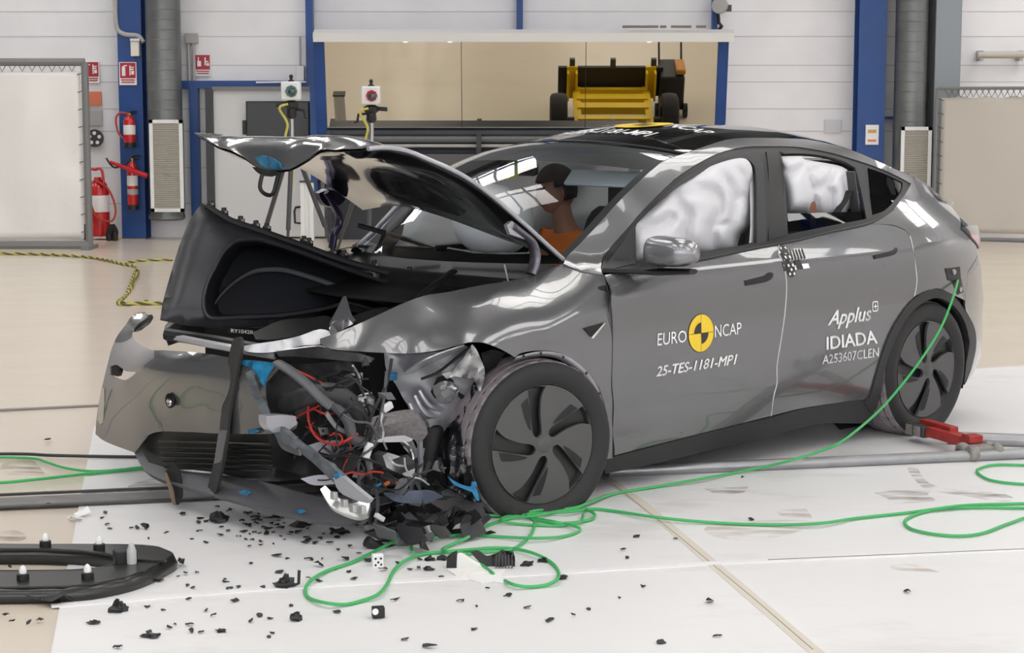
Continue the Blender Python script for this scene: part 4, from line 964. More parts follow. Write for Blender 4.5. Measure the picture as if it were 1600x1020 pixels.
# lettering across the front of the roof
def roof_pt(x, y, off):
    """point on the roof skin above the cant-rail station that reaches x at this y"""
    st = x
    for _ in range(4):
        k = max(i for i in range(len(full)-1) if full[i].x <= st or i == 0); t = (st-full[k].x)/(full[k+1].x-full[k].x); E_ = full[k].lerp(full[k+1], t); u = y/abs(E_.y)
        dx = interp(E_.x, [.45, .8, 1.2, 1.5, 2.5, 3.7], [-.27, -.24, -.17, -.06, .02, .05]); cr = interp(E_.x, [.45, .8, 1.2, 1.6, 2.2, 3.0, 3.7], [-.005, .02, .045, .06, .065, .075, .05])
        q = cross(E_, u, dx, cr); st += x-q.x
    return Vector((q.x, q.y, q.z+off))
def roof_text(s, x, y0, y1, h, m='decal_white', bold=.02, shear=0):
    vs, fs = text2d(s, shear, bold); a = min(v.x for v in vs); b_ = max(v.x for v in vs)
    P = [roof_pt(x+v.y/CAPH*h, lerp(y0, y1, (v.x-a)/(b_-a)), .006) for v in vs]
    return MB().add(P, fs).build('roof_lettering', m, car, smooth=0)
roof_text('25-TES-1181-MP1', 1.42, .36, -.30, .10); roof_text('EURO', 1.66, .42, .16, .10, bold=.01); roof_text('NCAP', 1.66, -.20, -.46, .10, bold=.01)
c0 = (1.71, -.02)
MB().add([roof_pt(c0[0]+.15*math.cos(2*PI*k/40), c0[1]+.15*math.sin(2*PI*k/40), .006) for k in range(40)], [tuple(range(40))]).build('roof_roundel', 'decal_yellow', car)
for a in (0, PI): MB().add([roof_pt(*c0, .009)]+[roof_pt(c0[0]+.085*math.cos(a+PI/2*k/10), c0[1]+.085*math.sin(a+PI/2*k/10), .009) for k in range(11)], [tuple(range(12))]).build('roundel_quadrant', 'decal_black', car)
# ---- cabin: dash, seats, wheel, visor, airbags
b = MB(); b.grid(loft([[(.30, y, .93), (.48, y, .99-.02*abs(y)), (.75, y, .97), (.86, y, .90), (.85, y, .60)] for y in (-.78, -.4, 0, .4, .78)], 3, 4)); b.build('dashboard', 'black_plastic', car, thick=.01)
MB().box2((.83, -.17, .80), (.86, .17, .99)).build('centre_screen', 'black_gloss', car)
MB().lathe([(.155, -.015), (.175, 0), (.155, .015), (.14, 0)], (1.02, -.37, .92), (-.85, 0, -.45), 28, close=True).build('steering_wheel', 'black_plastic', car)
def seat(x, y, ww=.50):
    b = MB(); b.grid(loft([[(x-.30, y+s*ww*.5, .52), (x-.25, y+s*ww*.5, .56+.03*abs(s)), (x, y+s*ww*.5, .53+.04*abs(s)), (x+.16, y+s*ww*.5, .56), (x+.26, y+s*ww*.46, .80), (x+.34, y+s*ww*.42, 1.08), (x+.37, y+s*ww*.3, 1.14)] for s in (-1, -.6, 0, .6, 1)], 3, 3))
    b.build('seat_cushion', 'dark_grey', car, thick=.09)
    MB().box((x+.40, y, 1.21), (.08, .26, .16)).build('headrest', 'dark_grey', car, bevel=.03)
seat(1.45, -.38); seat(1.62, .38); 
b = MB(); b.box2((2.2, -.66, .35), (2.7, .66, .62)).box((2.72, 0, .85), (.14, 1.3, .6), Matrix.Rotation(.25, 3, 'Y')); b.build('rear_bench', 'dark_grey', car, bevel=.04)
def rows_visor(y0, y1, x, z0, z1):
    return MB().box(((x), (y0+y1)/2, (z0+z1)/2), (.02, abs(y1-y0), abs(z1-z0)), Matrix.Rotation(.75, 3, 'Y')).build('sun_visor', 'visor_pale', car, bevel=.009)
p0, p1 = BX((888, 262), 1.12), BX((1010, 308), 1.12); rows_visor(p0.y, p1.y, 1.12, p1.z+.03, p0.z)
def seg_d(p, a, b):
    ab = b-a; t = max(0, min(1, (p-a).dot(ab)/ab.length_squared)); return (p-(a+ab*t)).length
def airbag(name, px, y0, amp, creases, step=5, m='airbag_white', w_=11):
    """inflated curtain: pillowy chambers divided by sewn creases, bulging towards the window"""
    outer = smooth_poly([Vector(u) for u in px], 3, 50); vs, T = cdt(outer, (), step); P = []
    CR = [catmull([Vector(q) for q in c], 4) for c in creases]
    for p in vs:
        p = Vector(p); d = min(seg_d(p, outer[i-1], outer[i]) for i in range(len(outer))); e = 1-math.exp(-d/10)
        c = min([seg_d(p, cr[i], cr[i+1]) for cr in CR for i in range(len(cr)-1)]); f = 1-math.exp(-(c/w_)**1.3)
        y = y0-amp*(.35*e+.65*e*f)-.007*noise.noise((p.x/26, p.y/32, y0))*e-.0012*noise.noise((p.x/9, p.y/14, 3))*e
        P.append(BY((p.x, p.y), y))
    T = [t if (P[t[1]]-P[t[0]]).cross(P[t[2]]-P[t[0]]).dot(CEYE-P[t[0]]) > 0 else t[::-1] for t in T]
    return skin(name, P, T, m, car, .003, None, -1, 180)
airbag('curtain_airbag', [(985,350),(1053,293),(1098,266),(1120,256),(1143,249),(1160,247),(1170,252),(1176,268),(1172,300),(1174,330),(1168,358),(1159,365),(1155,374),(1150,392),(1084,402),(1030,412),(985,415)], -.67, .10,
       [[(1052,295),(1062,318),(1076,340),(1072,365),(1078,402)],[(1128,268),(1142,290),(1148,315),(1143,350),(1146,372),(1152,385)],[(1056,298),(1084,292),(1108,296),(1122,306),(1127,325),(1119,348),(1114,360),(1118,396)],[(1000,352),(1030,352),(1050,340)],[(1114,352),(1130,350),(1144,350)],[(1150,262),(1162,275),(1170,290)],[(1148,312),(1160,306),(1170,308)]])
side_panel('airbag_flap', [(1172,252),(1179,262),(1181,300),(1181.5,379),(1171,380),(1173,340),(1172,300)], 'airbag_white', off=-.05, thick=.004, both=False)
airbag('curtain_airbag', [(1219,246),(1254,244),(1258,249),(1308,258),(1324,265),(1328,290),(1330,312),(1322,336),(1296,340),(1229,333)], -.63, .12,
       [[(1256,250),(1262,272),(1268,290),(1272,314),(1270,335)],[(1272,296),(1288,292),(1298,300),(1299,318),(1296,338)],[(1222,270),(1244,266),(1258,256)],[(1300,262),(1296,280),(1288,292)],[(1268,268),(1284,262),(1300,264)]], 4)
free_panel('airbag_smear', [(1266,330),(1268,318),(1272,314),(1275,318),(1276,330),(1275,350),(1272,358),(1266,356)], [(1270,330,-.745)], mat('smear_brown', (.22, .09, .06), .7), thick=.004, step=6)
MB().tube([BY(u, -.72) for u in [(1328,298),(1318,316),(1306,334),(1300,345)]], .025, 6, flat=.15).build('seat_belt', 'black_plastic', car)
MB().tube([BY(u, -.735) for u in [(1329,268),(1333,300),(1338,338)]], .03, 6, flat=.3).build('pillar_trim', 'dark_grey', car)
# far-side curtain airbag and passenger airbag seen through the windscreen
b = MB(); rows = []
for i in range(25):
    r = []
    for j in range(13):
        x = lerp(.75, 2.3, i/24); v = j/12; z = lerp(.98, interp(x, [.75, 1.2, 1.6, 2.3], [1.12, 1.36, 1.44, 1.42]), v); e = (math.sin(PI*min(1, max(0, v))))**.5
        r.append(Vector((x, hw(x, z)-.06-.10*e*(.7+.5*noise.noise((x*5, z*5, 2)))*math.sin(PI*min(1, (i+.01)/24*1.02))**.3, z)))
    rows.append(r)
b.grid(rows).build('curtain_airbag', 'airbag_white', car, smooth=180)
b = MB(); b.lathe([(q.x, q.y) for q in catmull([Vector(p) for p in [(.0, .02), (.08, .0), (.17, .06), (.20, .16), (.17, .27), (.08, .33), (0, .34)]], 5)], (.95, .30, .98), (.15, 0, 1), 48); b.build('passenger_airbag', 'airbag_white', car, smooth=180)
for y_ in (-.12, .12):
    MB().box((1.32, y_*2, 1.468), (.24, .12, .016), Matrix.Rotation(.3, 3, 'Y')).build('dome_lamp', 'decal_white', car, bevel=.005)
mp0 = BX((810, 263), 1.02); MB().lathe([(0, .004), (.05, .003), (.055, 0)], mp0+Vector((-.027, .01, 0)), (-1, 0, .2), 20).build('mirror_sticker', mat('sticker_lime', (.42, .48, .12), .5), car)
b = MB(); b.box(mp0, (.045, .26, .07)); b.build('inner_mirror', 'trim_black', car, bevel=.02)
# ================================================================== torn front end
# ---- near front fender: hood-gap edge above, crumpled edge below
FC = [(876,412,-.725),(822,433,-.71),(759,444,-.70),(701,456,-.69),(650,466,-.66),(595,490,-.62),(545,514,-.57),(503,529,-.52),
      (944,430,-.86),(950,500,-.952),(956,600,-.958),(955,690,-.93),(900,470,-.91),(860,520,-.955),(905,545,-.958),(940,620,-.957),(840,546,-.955),(805,553,-.95),(770,538,-.935),(730,533,-.90),(690,540,-.84),(644,550,-.76),(600,549,-.70),(555,546,-.64),(517,543,-.56),
      (820,470,-.84),(760,490,-.84),(700,510,-.81),(640,520,-.73),(580,525,-.65),(770,460,-.77)]
free_panel('front_fender', [(878,413),(850,424),(822,433),(790,440),(759,444),(701,456),(672,460),(650,466),(622,477),(595,490),(560,506),(529,519),(500,529),(500,536),(517,545),(557,548.5),(600,551),(644,552),(687,546.5),(712,540),(730,535),(745,534),(759,536),(782,545),(805,558),(816,551),(845,547.5),(882,553.6),(914,576.6),(937,608),(949,652),(951,681),(945,717),(957,716),(957,674),(958.5,633),(955.6,597.6),(957,527),(953,474),(943,430),(915,425),(892,416)], FC, 'car_paint', thick=.004, step=9, k=3, crumple=.0015, cs=5)
# rolled wheel-arch flange with clip holes
FL = [(808,557),(845,549),(882,554),(914,577),(937,609),(949,652),(952,682),(946,716)]
P = [S(u, -.002) for u in FL]; P = catmull(P, 4); b = MB(); b.grid([[p, p+Vector((0, .03, 0))+(Vector((WF.x, p.y, WF.z))-p).normalized()*.022] for p in P]); b.build('fender_flange', 'silver_paint', car, thick=.003)
for u in ((818,556),(845,552),(880,558),(916,583),(936,615),(947,650)):
    q = S(u, .004); MB().lathe([(0, .003), (.006, .003), (.007, 0)], q, (0, -1, 0), 10).build('flange_hole', 'ink_black', car)
free_panel('arch_liner', [(845,553),(880,558),(908,578),(930,612),(915,600),(895,580),(870,566),(848,562)], [(870,562,-.86),(900,580,-.86),(925,605,-.86)], 'black_plastic', crumple=.02, thick=.004)
# ---- bonnet, hinged up at the back and folded at the nose
HR = [ # far edge .. near edge ; each row from nose to windscreen edge
 [BY((303,207), .74), BY((345,211), .74)+Vector((.02, 0, .0)), Vector((-.20,.74,1.53)), Vector((.15,.73,1.40)), BY((567,326), .72)],
 [BY((362,236), .40), BY((384,214), .40), Vector((-.20,.38,1.545)), Vector((.12,.38,1.43)), BY((624,319), .38)],
 [BY((430,267), .03), BY((455,216), .03), Vector((-.18,.0,1.53)), Vector((.13,.0,1.42)), BY((690,335), 0)],
 [BY((500,238), -.36), BY((520,210), -.34), Vector((-.22,-.37,1.52)), Vector((.12,-.37,1.36)), BY((790,372), -.36)],
 [BY((548,232), -.60), BY((572,219), -.56), BY((640,243), -.56), BY((735,290), -.55), BY((842,390), -.56)],
 [BY((575,232), -.73), BY((612,231), -.73), BY((660,245), -.73), BY((752,293), -.725), BY((880,405), -.715)]]
GH = loft(HR, 7, 9)
for i, r in enumerate(GH):
    for j, q in enumerate(r):
        e = math.exp(-((j/len(r))/.22)**2); r[j] = q+Vector((0, 0, 1))*(.022*noise.noise(q*6)*e)*(min(i, len(GH)-1-i) > 0)
def gridskin(name, g, m, thick, toff=-1, parent=None, smooth=70):
    n = len(g[0]); vs = [p for r in g for p in r]; T = [(i*n+j, i*n+j+1, (i+1)*n+j+1, (i+1)*n+j) for i in range(len(g)-1) for j in range(n-1)]
    up = sum((((vs[t[1]]-vs[t[0]]).cross(vs[t[2]]-vs[t[0]])) for t in T), Vector((0, 0, 0)))
    if up.z < 0: T = [t[::-1] for t in T]
    return skin(name, vs, T, m, parent or car, thick, None, toff, smooth)
bonnet = gridskin('bonnet', GH, 'car_paint', .004)
# pressed inner panel of the bonnet with stiffening ribs
GI = []
ni, nj = len(GH), len(GH[0])
for i in range(ni):
    r = []
    for j in range(nj):
        u, v = i/(ni-1), j/(nj-1); e = min(u, 1-u, v*1.2, (1-v))*2
        rib = .018*math.cos(u*PI*4)*sst(e*3)+.012*math.sin(v*9+u*3)*sst(e*3)+.03*noise.noise(GH[i][j]*7)*sst(e*4)*sst((.55-v)*4)
        uu, vv = lerp(.5, u, .965), lerp(.5, v, .97)
        fi, fj = uu*(ni-1), vv*(nj-1); a, c_ = int(min(fi, ni-2)), int(min(fj, nj-2)); s_, t_ = fi-a, fj-c_
        q = GH[a][c_]*(1-s_)*(1-t_)+GH[a+1][c_]*s_*(1-t_)+GH[a][c_+1]*(1-s_)*t_+GH[a+1][c_+1]*s_*t_
        r.append(q-Vector((-.25, -.05, 1)).normalized()*(.012+.035*sst(e*4)-rib))
    GI.append(r)
gridskin('bonnet_inner', GI, mat('bonnet_black', (.006, .006, .008), .13, coat=1.0), .004)
# silver rim along the near edge and nose
MB().tube([r for r in GH[-1]], .010, 8, smooth=0).build('bonnet_rim', 'silver_paint', car)
free_panel('nose_bumper', [(404,262),(420,266),(436,265),(432,271),(414,270)], [(420,268,.028)], 'black_rubber', thick=.01, step=8)
b = free_panel('paint_smear', [(398,246),(410,243),(425,247),(437,255),(440,263),(425,265),(408,258)], [(398,246,.20),(425,255,.05),(440,263,-.03)], 'tape_blue', thick=.003, step=8)
# latch hoop hanging from the nose
MB().tube([BY(u, .04) for u in [(411,268),(406,292),(414,303),(426,303),(433,280),(436,268)]], .009, 8, smooth=3).build('latch_hoop', 'black_plastic', car)
free_panel('latch_plate', [(400,261),(420,266),(440,262),(446,268),(425,276),(410,271)], [(420,268,.03)], 'black_plastic', thick=.03, step=8)
# hinges
def flatbar(name, px, y, r, m, flat=.4, smooth=5, n=10): return MB().tube([BY(u, yy if isinstance(y, (list, tuple)) else y) for u, yy in zip(px, y if isinstance(y, (list, tuple)) else [y]*len(px))], r, n, smooth=smooth, flat=flat).build(name, m, car)
flatbar('bonnet_hinge', [(508,300),(520,318),(529,335),(529,352),(522,368),(519,388)], .70, .026, 'hinge_violet', .6)
flatbar('bonnet_hinge', [(800,353),(815,365),(830,378),(836,395),(835,412),(829,428)], -.71, .030, mat('hinge_grey', (.20, .19, .22), .3, .8), .55)
free_panel('hinge_bracket', [(498,302),(515,296),(532,303),(540,312),(528,322),(512,322),(503,314)], [(515,308,.71)], 'hinge_violet', thick=.03, step=9, crumple=.02)
free_panel('hinge_bracket', [(792,352),(800,345),(812,355),(823,364),(827,376),(812,371),(797,366)], [(810,360,-.72)], 'silver_paint', thick=.02, step=9, crumple=.01)
# ---- scuttle / plenum below the windscreen, wipers, strut tower plates
b = MB(); b.grid(loft([[(.42, y, .93), (.26-.10*(1-(y/.75)**2), y, .955), (.30-.20*(1-(y/.75)**2), y, .90), (.05-.2*(1-(y/.75)**2), y, .86)] for y in (-.74, -.4, 0, .4, .74)], 3, 4)); b.build('scuttle_panel', 'shell_dark', car, thick=.01)
MB().tube([BY((560,352), .55), BY((610,366), .4), BY((680,388), .1)], .012, 6).tube([BY((680,388), .1), BY((560,385), .5)], .008, 6).build('wiper', 'black_plastic', car)
MB().tube([BY((700,390), .0), BY((760,400), -.25), BY((830,398), -.5)], .012, 6).build('wiper', 'black_plastic', car)
MB().tube([BY((787,440), -.62), BY((794,440), -.63), BY((788,413), -.62)], .004, 6).build('broken_rod', 'silver_paint', car)
# far fender and far front corner, mostly hidden
FF = loft([[(.47, .72, 1.02), (.1, .72, .98), (-.3, .70, .90), (-.62, .62, .78)], [(.47, .86, .98), (.1, .90, .90), (-.3, .88, .82), (-.60, .80, .70)], [(.55, .945, .80), (.40, .955, .66), (-.30, .93, .62), (-.55, .86, .60)]], 4, 4)
gridskin('front_fender', FF, 'car_paint', .004)
# ---- luggage tub thrown forwards
A_, B_, D_ = BY((315,318), .46), BY((250,500), .20), BY((705,430), .02)
TN = (B_-A_).cross(D_-A_).normalized()
if TN.dot(CEYE-A_) < 0: TN = -TN
def TP(u, d=0): return BP(u, A_-TN*d, TN)
TUB = [(315,317),(331,325),(360,343),(395,356),(440,372),(480,386),(520,401),(575,418),(640,432),(706,427),(690,455),(640,478),(590,492),(548,486),(530,474),(500,489),(465,501),(420,509),(350,513),(290,508),(250,500),(255,470),(266,430),(280,385),(296,345)]
HOLE = [(319,462),(325,440),(337,417),(346,400),(357,387),(370,378),(390,375),(413,377),(473,396),(560,428),(620,447),(652,462),(640,474),(590,484),(545,474),(520,480),(493,486),(440,494),(373,497),(332,498),(320,486)]
o_ = smooth_poly([Vector(u) for u in TUB], 3, 38); h_ = smooth_poly([Vector(u) for u in HOLE], 3, 60); vs, T = cdt(o_, [h_], 14)
def bulge(u): # the flange rolls away from the viewer at its left and lower edges
    d = min((Vector(u)-q).length for q in o_); return .05*max(0, 1-d/28)**2+.03*noise.noise((u[0]/90, u[1]/90, 3))
P = [TP(p, bulge(p)) for p in vs]; T = [t if (P[t[1]]-P[t[0]]).cross(P[t[2]]-P[t[0]]).dot(CEYE-P[t[0]]) > 0 else t[::-1] for t in T]
skin('luggage_tub', P, T, 'tub_plastic', car, .006, None, -1, 70)
cen = Vector((470, 455)); rows = []
for s_, d in ((1.0, .0), (.985, .02), (.965, .06), (.90, .22), (.86, .26)):
    rows.append([TP(cen+(q-cen)*s_, d) for q in h_]+[TP(cen+(h_[0]-cen)*s_, d)])
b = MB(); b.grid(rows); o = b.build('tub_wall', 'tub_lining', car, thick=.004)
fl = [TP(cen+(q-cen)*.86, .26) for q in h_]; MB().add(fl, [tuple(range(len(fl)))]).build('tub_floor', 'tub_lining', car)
band = [(328,487),(345,462),(368,440),(395,425),(422,421),(450,423),(500,438),(560,460),(610,476)]
Pb = catmull([TP(u, .235) for u in band], 5); wn = Vector((0, 0, 1)); b = MB(); b.grid([[p+Vector((.004, 0, .011)), p-Vector((.004, 0, .011))] for p in Pb]); b.build('tub_band', 'tub_band', car, thick=.006)
Pb = catmull([TP(Vector(u)+Vector((0, -1)), -.006) for u in HOLE], 3, closed=True); MB().tube(Pb+[Pb[0]], .008, 6).build('tub_lip', 'tub_plastic', car)
Pb = catmull([TP(u, -.004) for u in [(322,321),(360,344),(395,356),(440,372),(480,386),(520,401),(575,418),(640,433),(700,430)]], 4); MB().tube(Pb, .014, 6).build('rubber_seal', 'black_rubber', car)
for u in [(329,322),(350,334),(376,347),(400,354),(417,358),(475,378),(483,381),(520,397),(538,400),(585,416),(640,426)]:
    q = TP(u, .005); b = MB(); b.box(q, (.035, .02, .03)).cyl(q+Vector((0, 0, .0)), q+Vector((0, 0, .028)), .012, 8); cl = b.build('retaining_clip', 'black_plastic', car, bevel=.003)
    MB().lathe([(0, .012), (.006, .010), (.008, 0)], q+Vector((0, -.012, .008)), (0, -1, .2), 8).build('clip_pin', 'alloy_bright', cl)
free_panel('torn_flap', [(526,483),(536,463),(541,462),(549,490),(556,500),(540,512),(520,515),(515,505)], [(520,500,-.28),(540,465,-.20),(550,495,-.32)], 'plastic_grey', thick=.004, crumple=.015)
free_panel('tub_label', [(358,513),(398,516),(398,523),(358,520)], [(380,518,.05)], 'black_plastic', thick=.004, k=1)
def lett_free(name, s, BL, BR, TL, TR, y, m='decal_white'): return lettering(name, s, BL, BR, TL, TR, m, bold=0, pos=lambda q: BY(q, y))
lett_free('tub_code', 'RY1042R', (361,519), (396,522), (361,513.5), (396,516.5), .045)
# ---- bumper skin, hanging off the far side
BC = [(225,490,-.42),(212,492,-.46),(196,509,-.53),(205,520,-.58),(182,530,-.60),(171,557,-.66),(160,600,-.70),(150,660,-.73),(150,690,-.76),(177,695,-.82),(205,705,-.88),(195,620,-.84),(212,585,-.86),(235,550,-.87),(240,630,-.915),(255,672,-.92),(302,552,-.935),(302,640,-.945),(371,562,-.955),(400,620,-.975),(420,600,-.97),(434,568,-.955),(337,676,-.96),(425,677,-.975)]
free_panel('bumper_skin', [(228,488),(212,489.5),(203,497),(195,509),(188,518),(182,527),(175,543),(171,557),(164.5,583),(156,621),(150.7,656),(149,678),(160,687),(177,695),(210,707),(217,699),(226,686),(236,677.5),(255,674),(302.5,675),(337,677),(410,678),(426,677),(417,639),(414.6,621.5),(414.6,600),(419,586),(426,575),(434,568),(405,563),(371.5,561),(335,554),(302.5,550),(268,548),(255,547),(238,547),(224,541),(212,533),(206,524),(208,515),(216,506),(224,500),(231,494)], BC, 'car_paint', ax='x', thick=.005, step=11, holes=[[(172,572),(176,570),(184,570.5),(190,575),(198,580),(213,581),(206,588),(196,593.5),(184,591),(172,585)]], crumple=.004, cs=4, ang=50)
free_panel('bumper_edge', [(152,655),(156,622),(160,606),(163,607),(163,630),(161,660),(156,664)], [(156,640,-.76)], 'chrome', ax='x', thick=.006, k=1)
free_panel('bumper_bracket', [(205,512),(213,503),(222,500),(229,492),(231,497),(226,506),(216,513),(209,519)], [(215,506,-.40)], 'black_plastic', ax='x', thick=.03, crumple=.02, step=6)
free_panel('bumper_bracket', [(172,566),(184,569),(187,578),(184,588),(174,586)], [(178,577,-.64)], 'black_plastic', ax='x', thick=.02, crumple=.01, step=6)
MB().lathe([(0, .004), (.026, .004), (.032, .0), (.03, -.01)], BX((265,626), -.962), (-1, -.1, 0), 24).build('sensor_hole', 'trim_black', car)
MB().lathe([(0, .004), (.012, .008), (.018, .004)], BX((265,628), -.964), (-1, -.1, 0), 16).build('sensor', 'chrome', car)
free_panel('paint_smear', [(371,562),(405,564),(433,568),(425,577),(418,588),(415,603),(409,600),(404,590),(395,577),(380,570)], [(371,562,-.966),(405,580,-.982),(420,600,-.981),(433,568,-.966)], 'tape_blue', ax='x', thick=.003, step=8)
free_panel('paint_smear', [(387,671),(398,669),(405,673),(396,678),(388,677)], [(395,673,-.99)], 'tape_blue', ax='x', thick=.003, k=1)
# lower grille and lip
free_panel('lower_grille', [(216,702),(226,686),(236,677.5),(255,674),(300,675),(426,677),(432,720),(428,745),(380,747),(330,737),(262,730),(232,722)], [(230,700,-.84),(300,690,-.88),(425,690,-.92),(425,740,-.90)], 'black_plastic', ax='x', thick=.01)
for k in range(6):
    y = 690+k*8; MB().tube([BX((lerp(248, 256, k/5), y), -.90), BX((300, y+1.5), -.925), (BX((424, y+5), -.955))], .006, 6).build('grille_slat', 'trim_black', car)
free_panel('bumper_lip', [(210,708),(219,700),(232,722),(262,731),(300,737),(340,741),(380,747),(430,757),(454,765),(478,771),(503,777),(535,790),(566,809),(548,817),(520,815),(492,812),(450,803),(417,795),(345,776),(300,763),(250,748),(225,733)], [(215,708,-.88),(260,738,-.93),(340,758,-.95),(420,780,-.94),(500,795,-.84),(560,812,-.74)], 'plastic_grey', ax='x', thick=.02, crumple=.01)
free_panel('paint_smear', [(372,768),(384,765),(392,769),(385,775),(374,774)], [(380,770,-.962)], 'tape_blue', ax='x', thick=.003, k=1)
free_panel('paint_smear', [(462,798),(472,795),(478,799),(468,803)], [(470,799,-.925)], 'tape_blue', ax='x', thick=.003, k=1)
# leaning trim strip across the bumper
b = free_panel('torn_strip', [(364,531),(374,526),(377,533),(376,550),(372,570),(366,605),(358,645),(353,690),(345,735),(338,765),(333,777),(320,774),(326,755),(333,725),(341,690),(345,650),(351,605),(357,560)], [(370,530,-.975),(360,620,-.988),(345,700,-.992),(330,775,-.985)], 'trim_satin', ax='x', thick=.012, ang=60)
free_panel('strip_panel', [(342,672),(355,672),(349,715),(342,723),(334,724)], [(345,690,-1.0)], mat('strip_grey', (.14, .13, .14), .4), ax='x', thick=.008, k=1)
free_panel('splitter_fragment', [(257,738),(272,722),(281,735),(284,755),(285,775),(278,789),(272,788),(268,765)], [(272,750,-.97),(272,788,-.99)], 'black_plastic', ax='x', thick=.004, k=1)
free_panel('splitter_fragment', [(257,738),(268,765),(272,789),(270,789),(264,765),(255,740)], [(265,750,-.99),(270,788,-1.0)], mat('edge_brown', (.22, .16, .12), .6), ax='x', thick=.01, k=1)
# ---- bonnet lock beam and torn upper plates
b = MB(); b.tube([BY((259,522), .16), BY((300,528), .05), BY((345,535), -.10), BY((400,545), -.25), BY((436,550), -.36)], .026, 8, smooth=4); b.build('lock_beam', 'trim_black', car)
b = MB(); b.tube([BY((270,526), .13), BY((340,540), -.12), BY((430,556), -.36)], .016, 6, smooth=4); b.build('lock_beam_lip', 'silver_paint', car)
free_panel('upper_plate', [(376,541),(400,537),(440,531),(470,524),(500,514),(524,521),(510,532),(498,538),(470,540),(440,548),(410,551),(385,549)], [(380,545,-.28),(440,540,-.38),(500,520,-.46),(510,532,-.50)], 'silver_paint', thick=.004, crumple=.012, cs=9)
free_panel('upper_plate', [(430,549),(460,545),(500,541),(520,548),(560,552),(585,560),(580,566),(545,564),(500,560),(460,557),(435,557)], [(440,552,-.42),(500,550,-.52),(580,562,-.62)], 'bare_metal', thick=.005, crumple=.02, cs=14)
free_panel('upper_plate', [(395,519),(440,500),(480,497),(510,493),(530,500),(560,490),(600,480),(620,490),(560,508),(520,520),(480,522),(430,530),(400,530)], [(400,525,-.15),(480,505,-.2),(560,495,-.3),(610,485,-.35)], 'black_plastic', thick=.005, crumple=.02)
free_panel('torn_bracket', [(514,512),(522,503),(534,500),(545,498),(552,506),(540,512),(530,521),(518,524)], [(530,510,-.50)], 'bare_metal', thick=.006, crumple=.03, cs=16)
flatbar('tub_strut', [(645,478),(670,452),(692,436),(708,424)], [-.50, -.45, -.40, -.35], .022, 'black_plastic', .5)
# ---- engine bay: dark volume behind, metalwork, cooling pack, liner, wires
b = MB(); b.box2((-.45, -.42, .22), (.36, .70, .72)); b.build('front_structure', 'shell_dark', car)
free_panel('radiator', [(415,600),(440,572),(520,565),(600,560),(612,640),(600,700),(560,760),(470,740),(428,730)], [(430,600,-.45),(600,600,-.42),(520,720,-.48)], 'black_plastic', thick=.02, crumple=.05)
free_panel('inner_wing', [(600,551),(645,553),(690,548),(728,540),(745,552),(752,580),(757,610),(745,630),(730,660),(715,680),(690,672),(668,660),(648,645),(632,625),(618,600),(604,580)], [(605,560,-.60),(660,600,-.66),(740,560,-.80),(745,620,-.76),(690,670,-.66)], 'silver_paint', thick=.004, step=7, crumple=.03, cs=6, seed=4)
free_panel('wing_rail', [(632,582),(660,565),(690,552),(726,540),(716,556),(698,572),(672,584),(648,590),(636,587)], [(635,585,-.66),(690,560,-.74),(725,543,-.82)], 'silver_paint', thick=.006, step=8, crumple=.008)
MB().tube([BY(u, y) for u, y in zip([(658,592),(680,584),(700,570),(722,552),(735,541)], [-.72,-.75,-.78,-.82,-.86])], .006, 6, smooth=3).build('rail_edge', 'ink_black', car)
free_panel('torn_metal', [(722,562),(733,545),(738,538),(744,545),(751,560),(757,575),(756,595),(750,612),(745,604),(740,590),(728,592),(712,588),(698,592),(690,584),(706,578)], [(735,545,-.86),(750,590,-.84),(700,588,-.80)], 'bare_metal', thick=.004, step=6, crumple=.045, cs=13, seed=2)
free_panel('torn_metal', [(676,604),(690,596),(705,596),(716,604),(712,612),(700,606),(688,612),(694,622),(708,616),(716,610),(712,620),(698,630),(686,628),(680,616)], [(695,605,-.76),(690,625,-.74)], 'alloy_bright', thick=.005, step=6, crumple=.05, cs=20, seed=5)
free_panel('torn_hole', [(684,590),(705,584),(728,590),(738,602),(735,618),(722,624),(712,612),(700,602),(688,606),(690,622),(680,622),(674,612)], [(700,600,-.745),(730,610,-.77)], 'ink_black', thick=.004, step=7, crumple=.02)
for k, (x0, y0, x1, y1) in enumerate(((640,630,690,668),(648,618,700,655),(655,610,708,640))):
    MB().tube([BY((x0, y0), -.66), BY(((x0+x1)/2-8, (y0+y1)/2+10), -.69), BY((x1, y1), -.66)], .012, 8, smooth=5).build('pressed_rib', 'silver_paint', car)
free_panel('bracket', [(668,655),(694,653),(693,668),(688,664),(676,664),(672,668)], [(680,658,-.72)], 'alloy_bright', thick=.01, k=1)
MB().lathe([(0, -.09), (.05, -.09), (.052, .06), (.04, .075), (0, .08)], BY((672,692), -.66), (.1, 0, 1), 20).build('strut_boot', 'black_rubber', car)
free_panel('crash_box', [(566,690),(570,676),(590,668),(620,660),(645,656),(658,658),(667,668),(668,678),(660,688),(652,694),(646,686),(630,682),(604,682),(585,688)], [(570,685,-.70),(620,670,-.76),(660,680,-.78)], 'crash_pink', thick=.07, step=8)
free_panel('crash_box_end', [(580,690),(605,682),(632,680),(646,686),(640,690),(600,691)], [(610,686,-.785)], 'alloy_bright', thick=.006, k=1)
free_panel('subframe_plate', [(627,684),(645,688),(650,700),(664,700),(662,712),(648,716),(632,700)], [(645,700,-.70)], 'silver_paint', thick=.006, k=2)
MB().tube([BY((656,688), -.74), BY((657,720), -.72), BY((655,745), -.70)], .012, 8).build('drop_link', 'silver_paint', car)
def hose(name, px, ys, r, m, n=10, sm=6): return MB().tube([BY(u, max(y, BX(u, -.84).y)) for u, y in zip(px, ys)], r, n, smooth=sm).build(name, m, car)
mat('hose_grey', (.045, .044, .048), .5, noise_amt=.3, nscale=25)
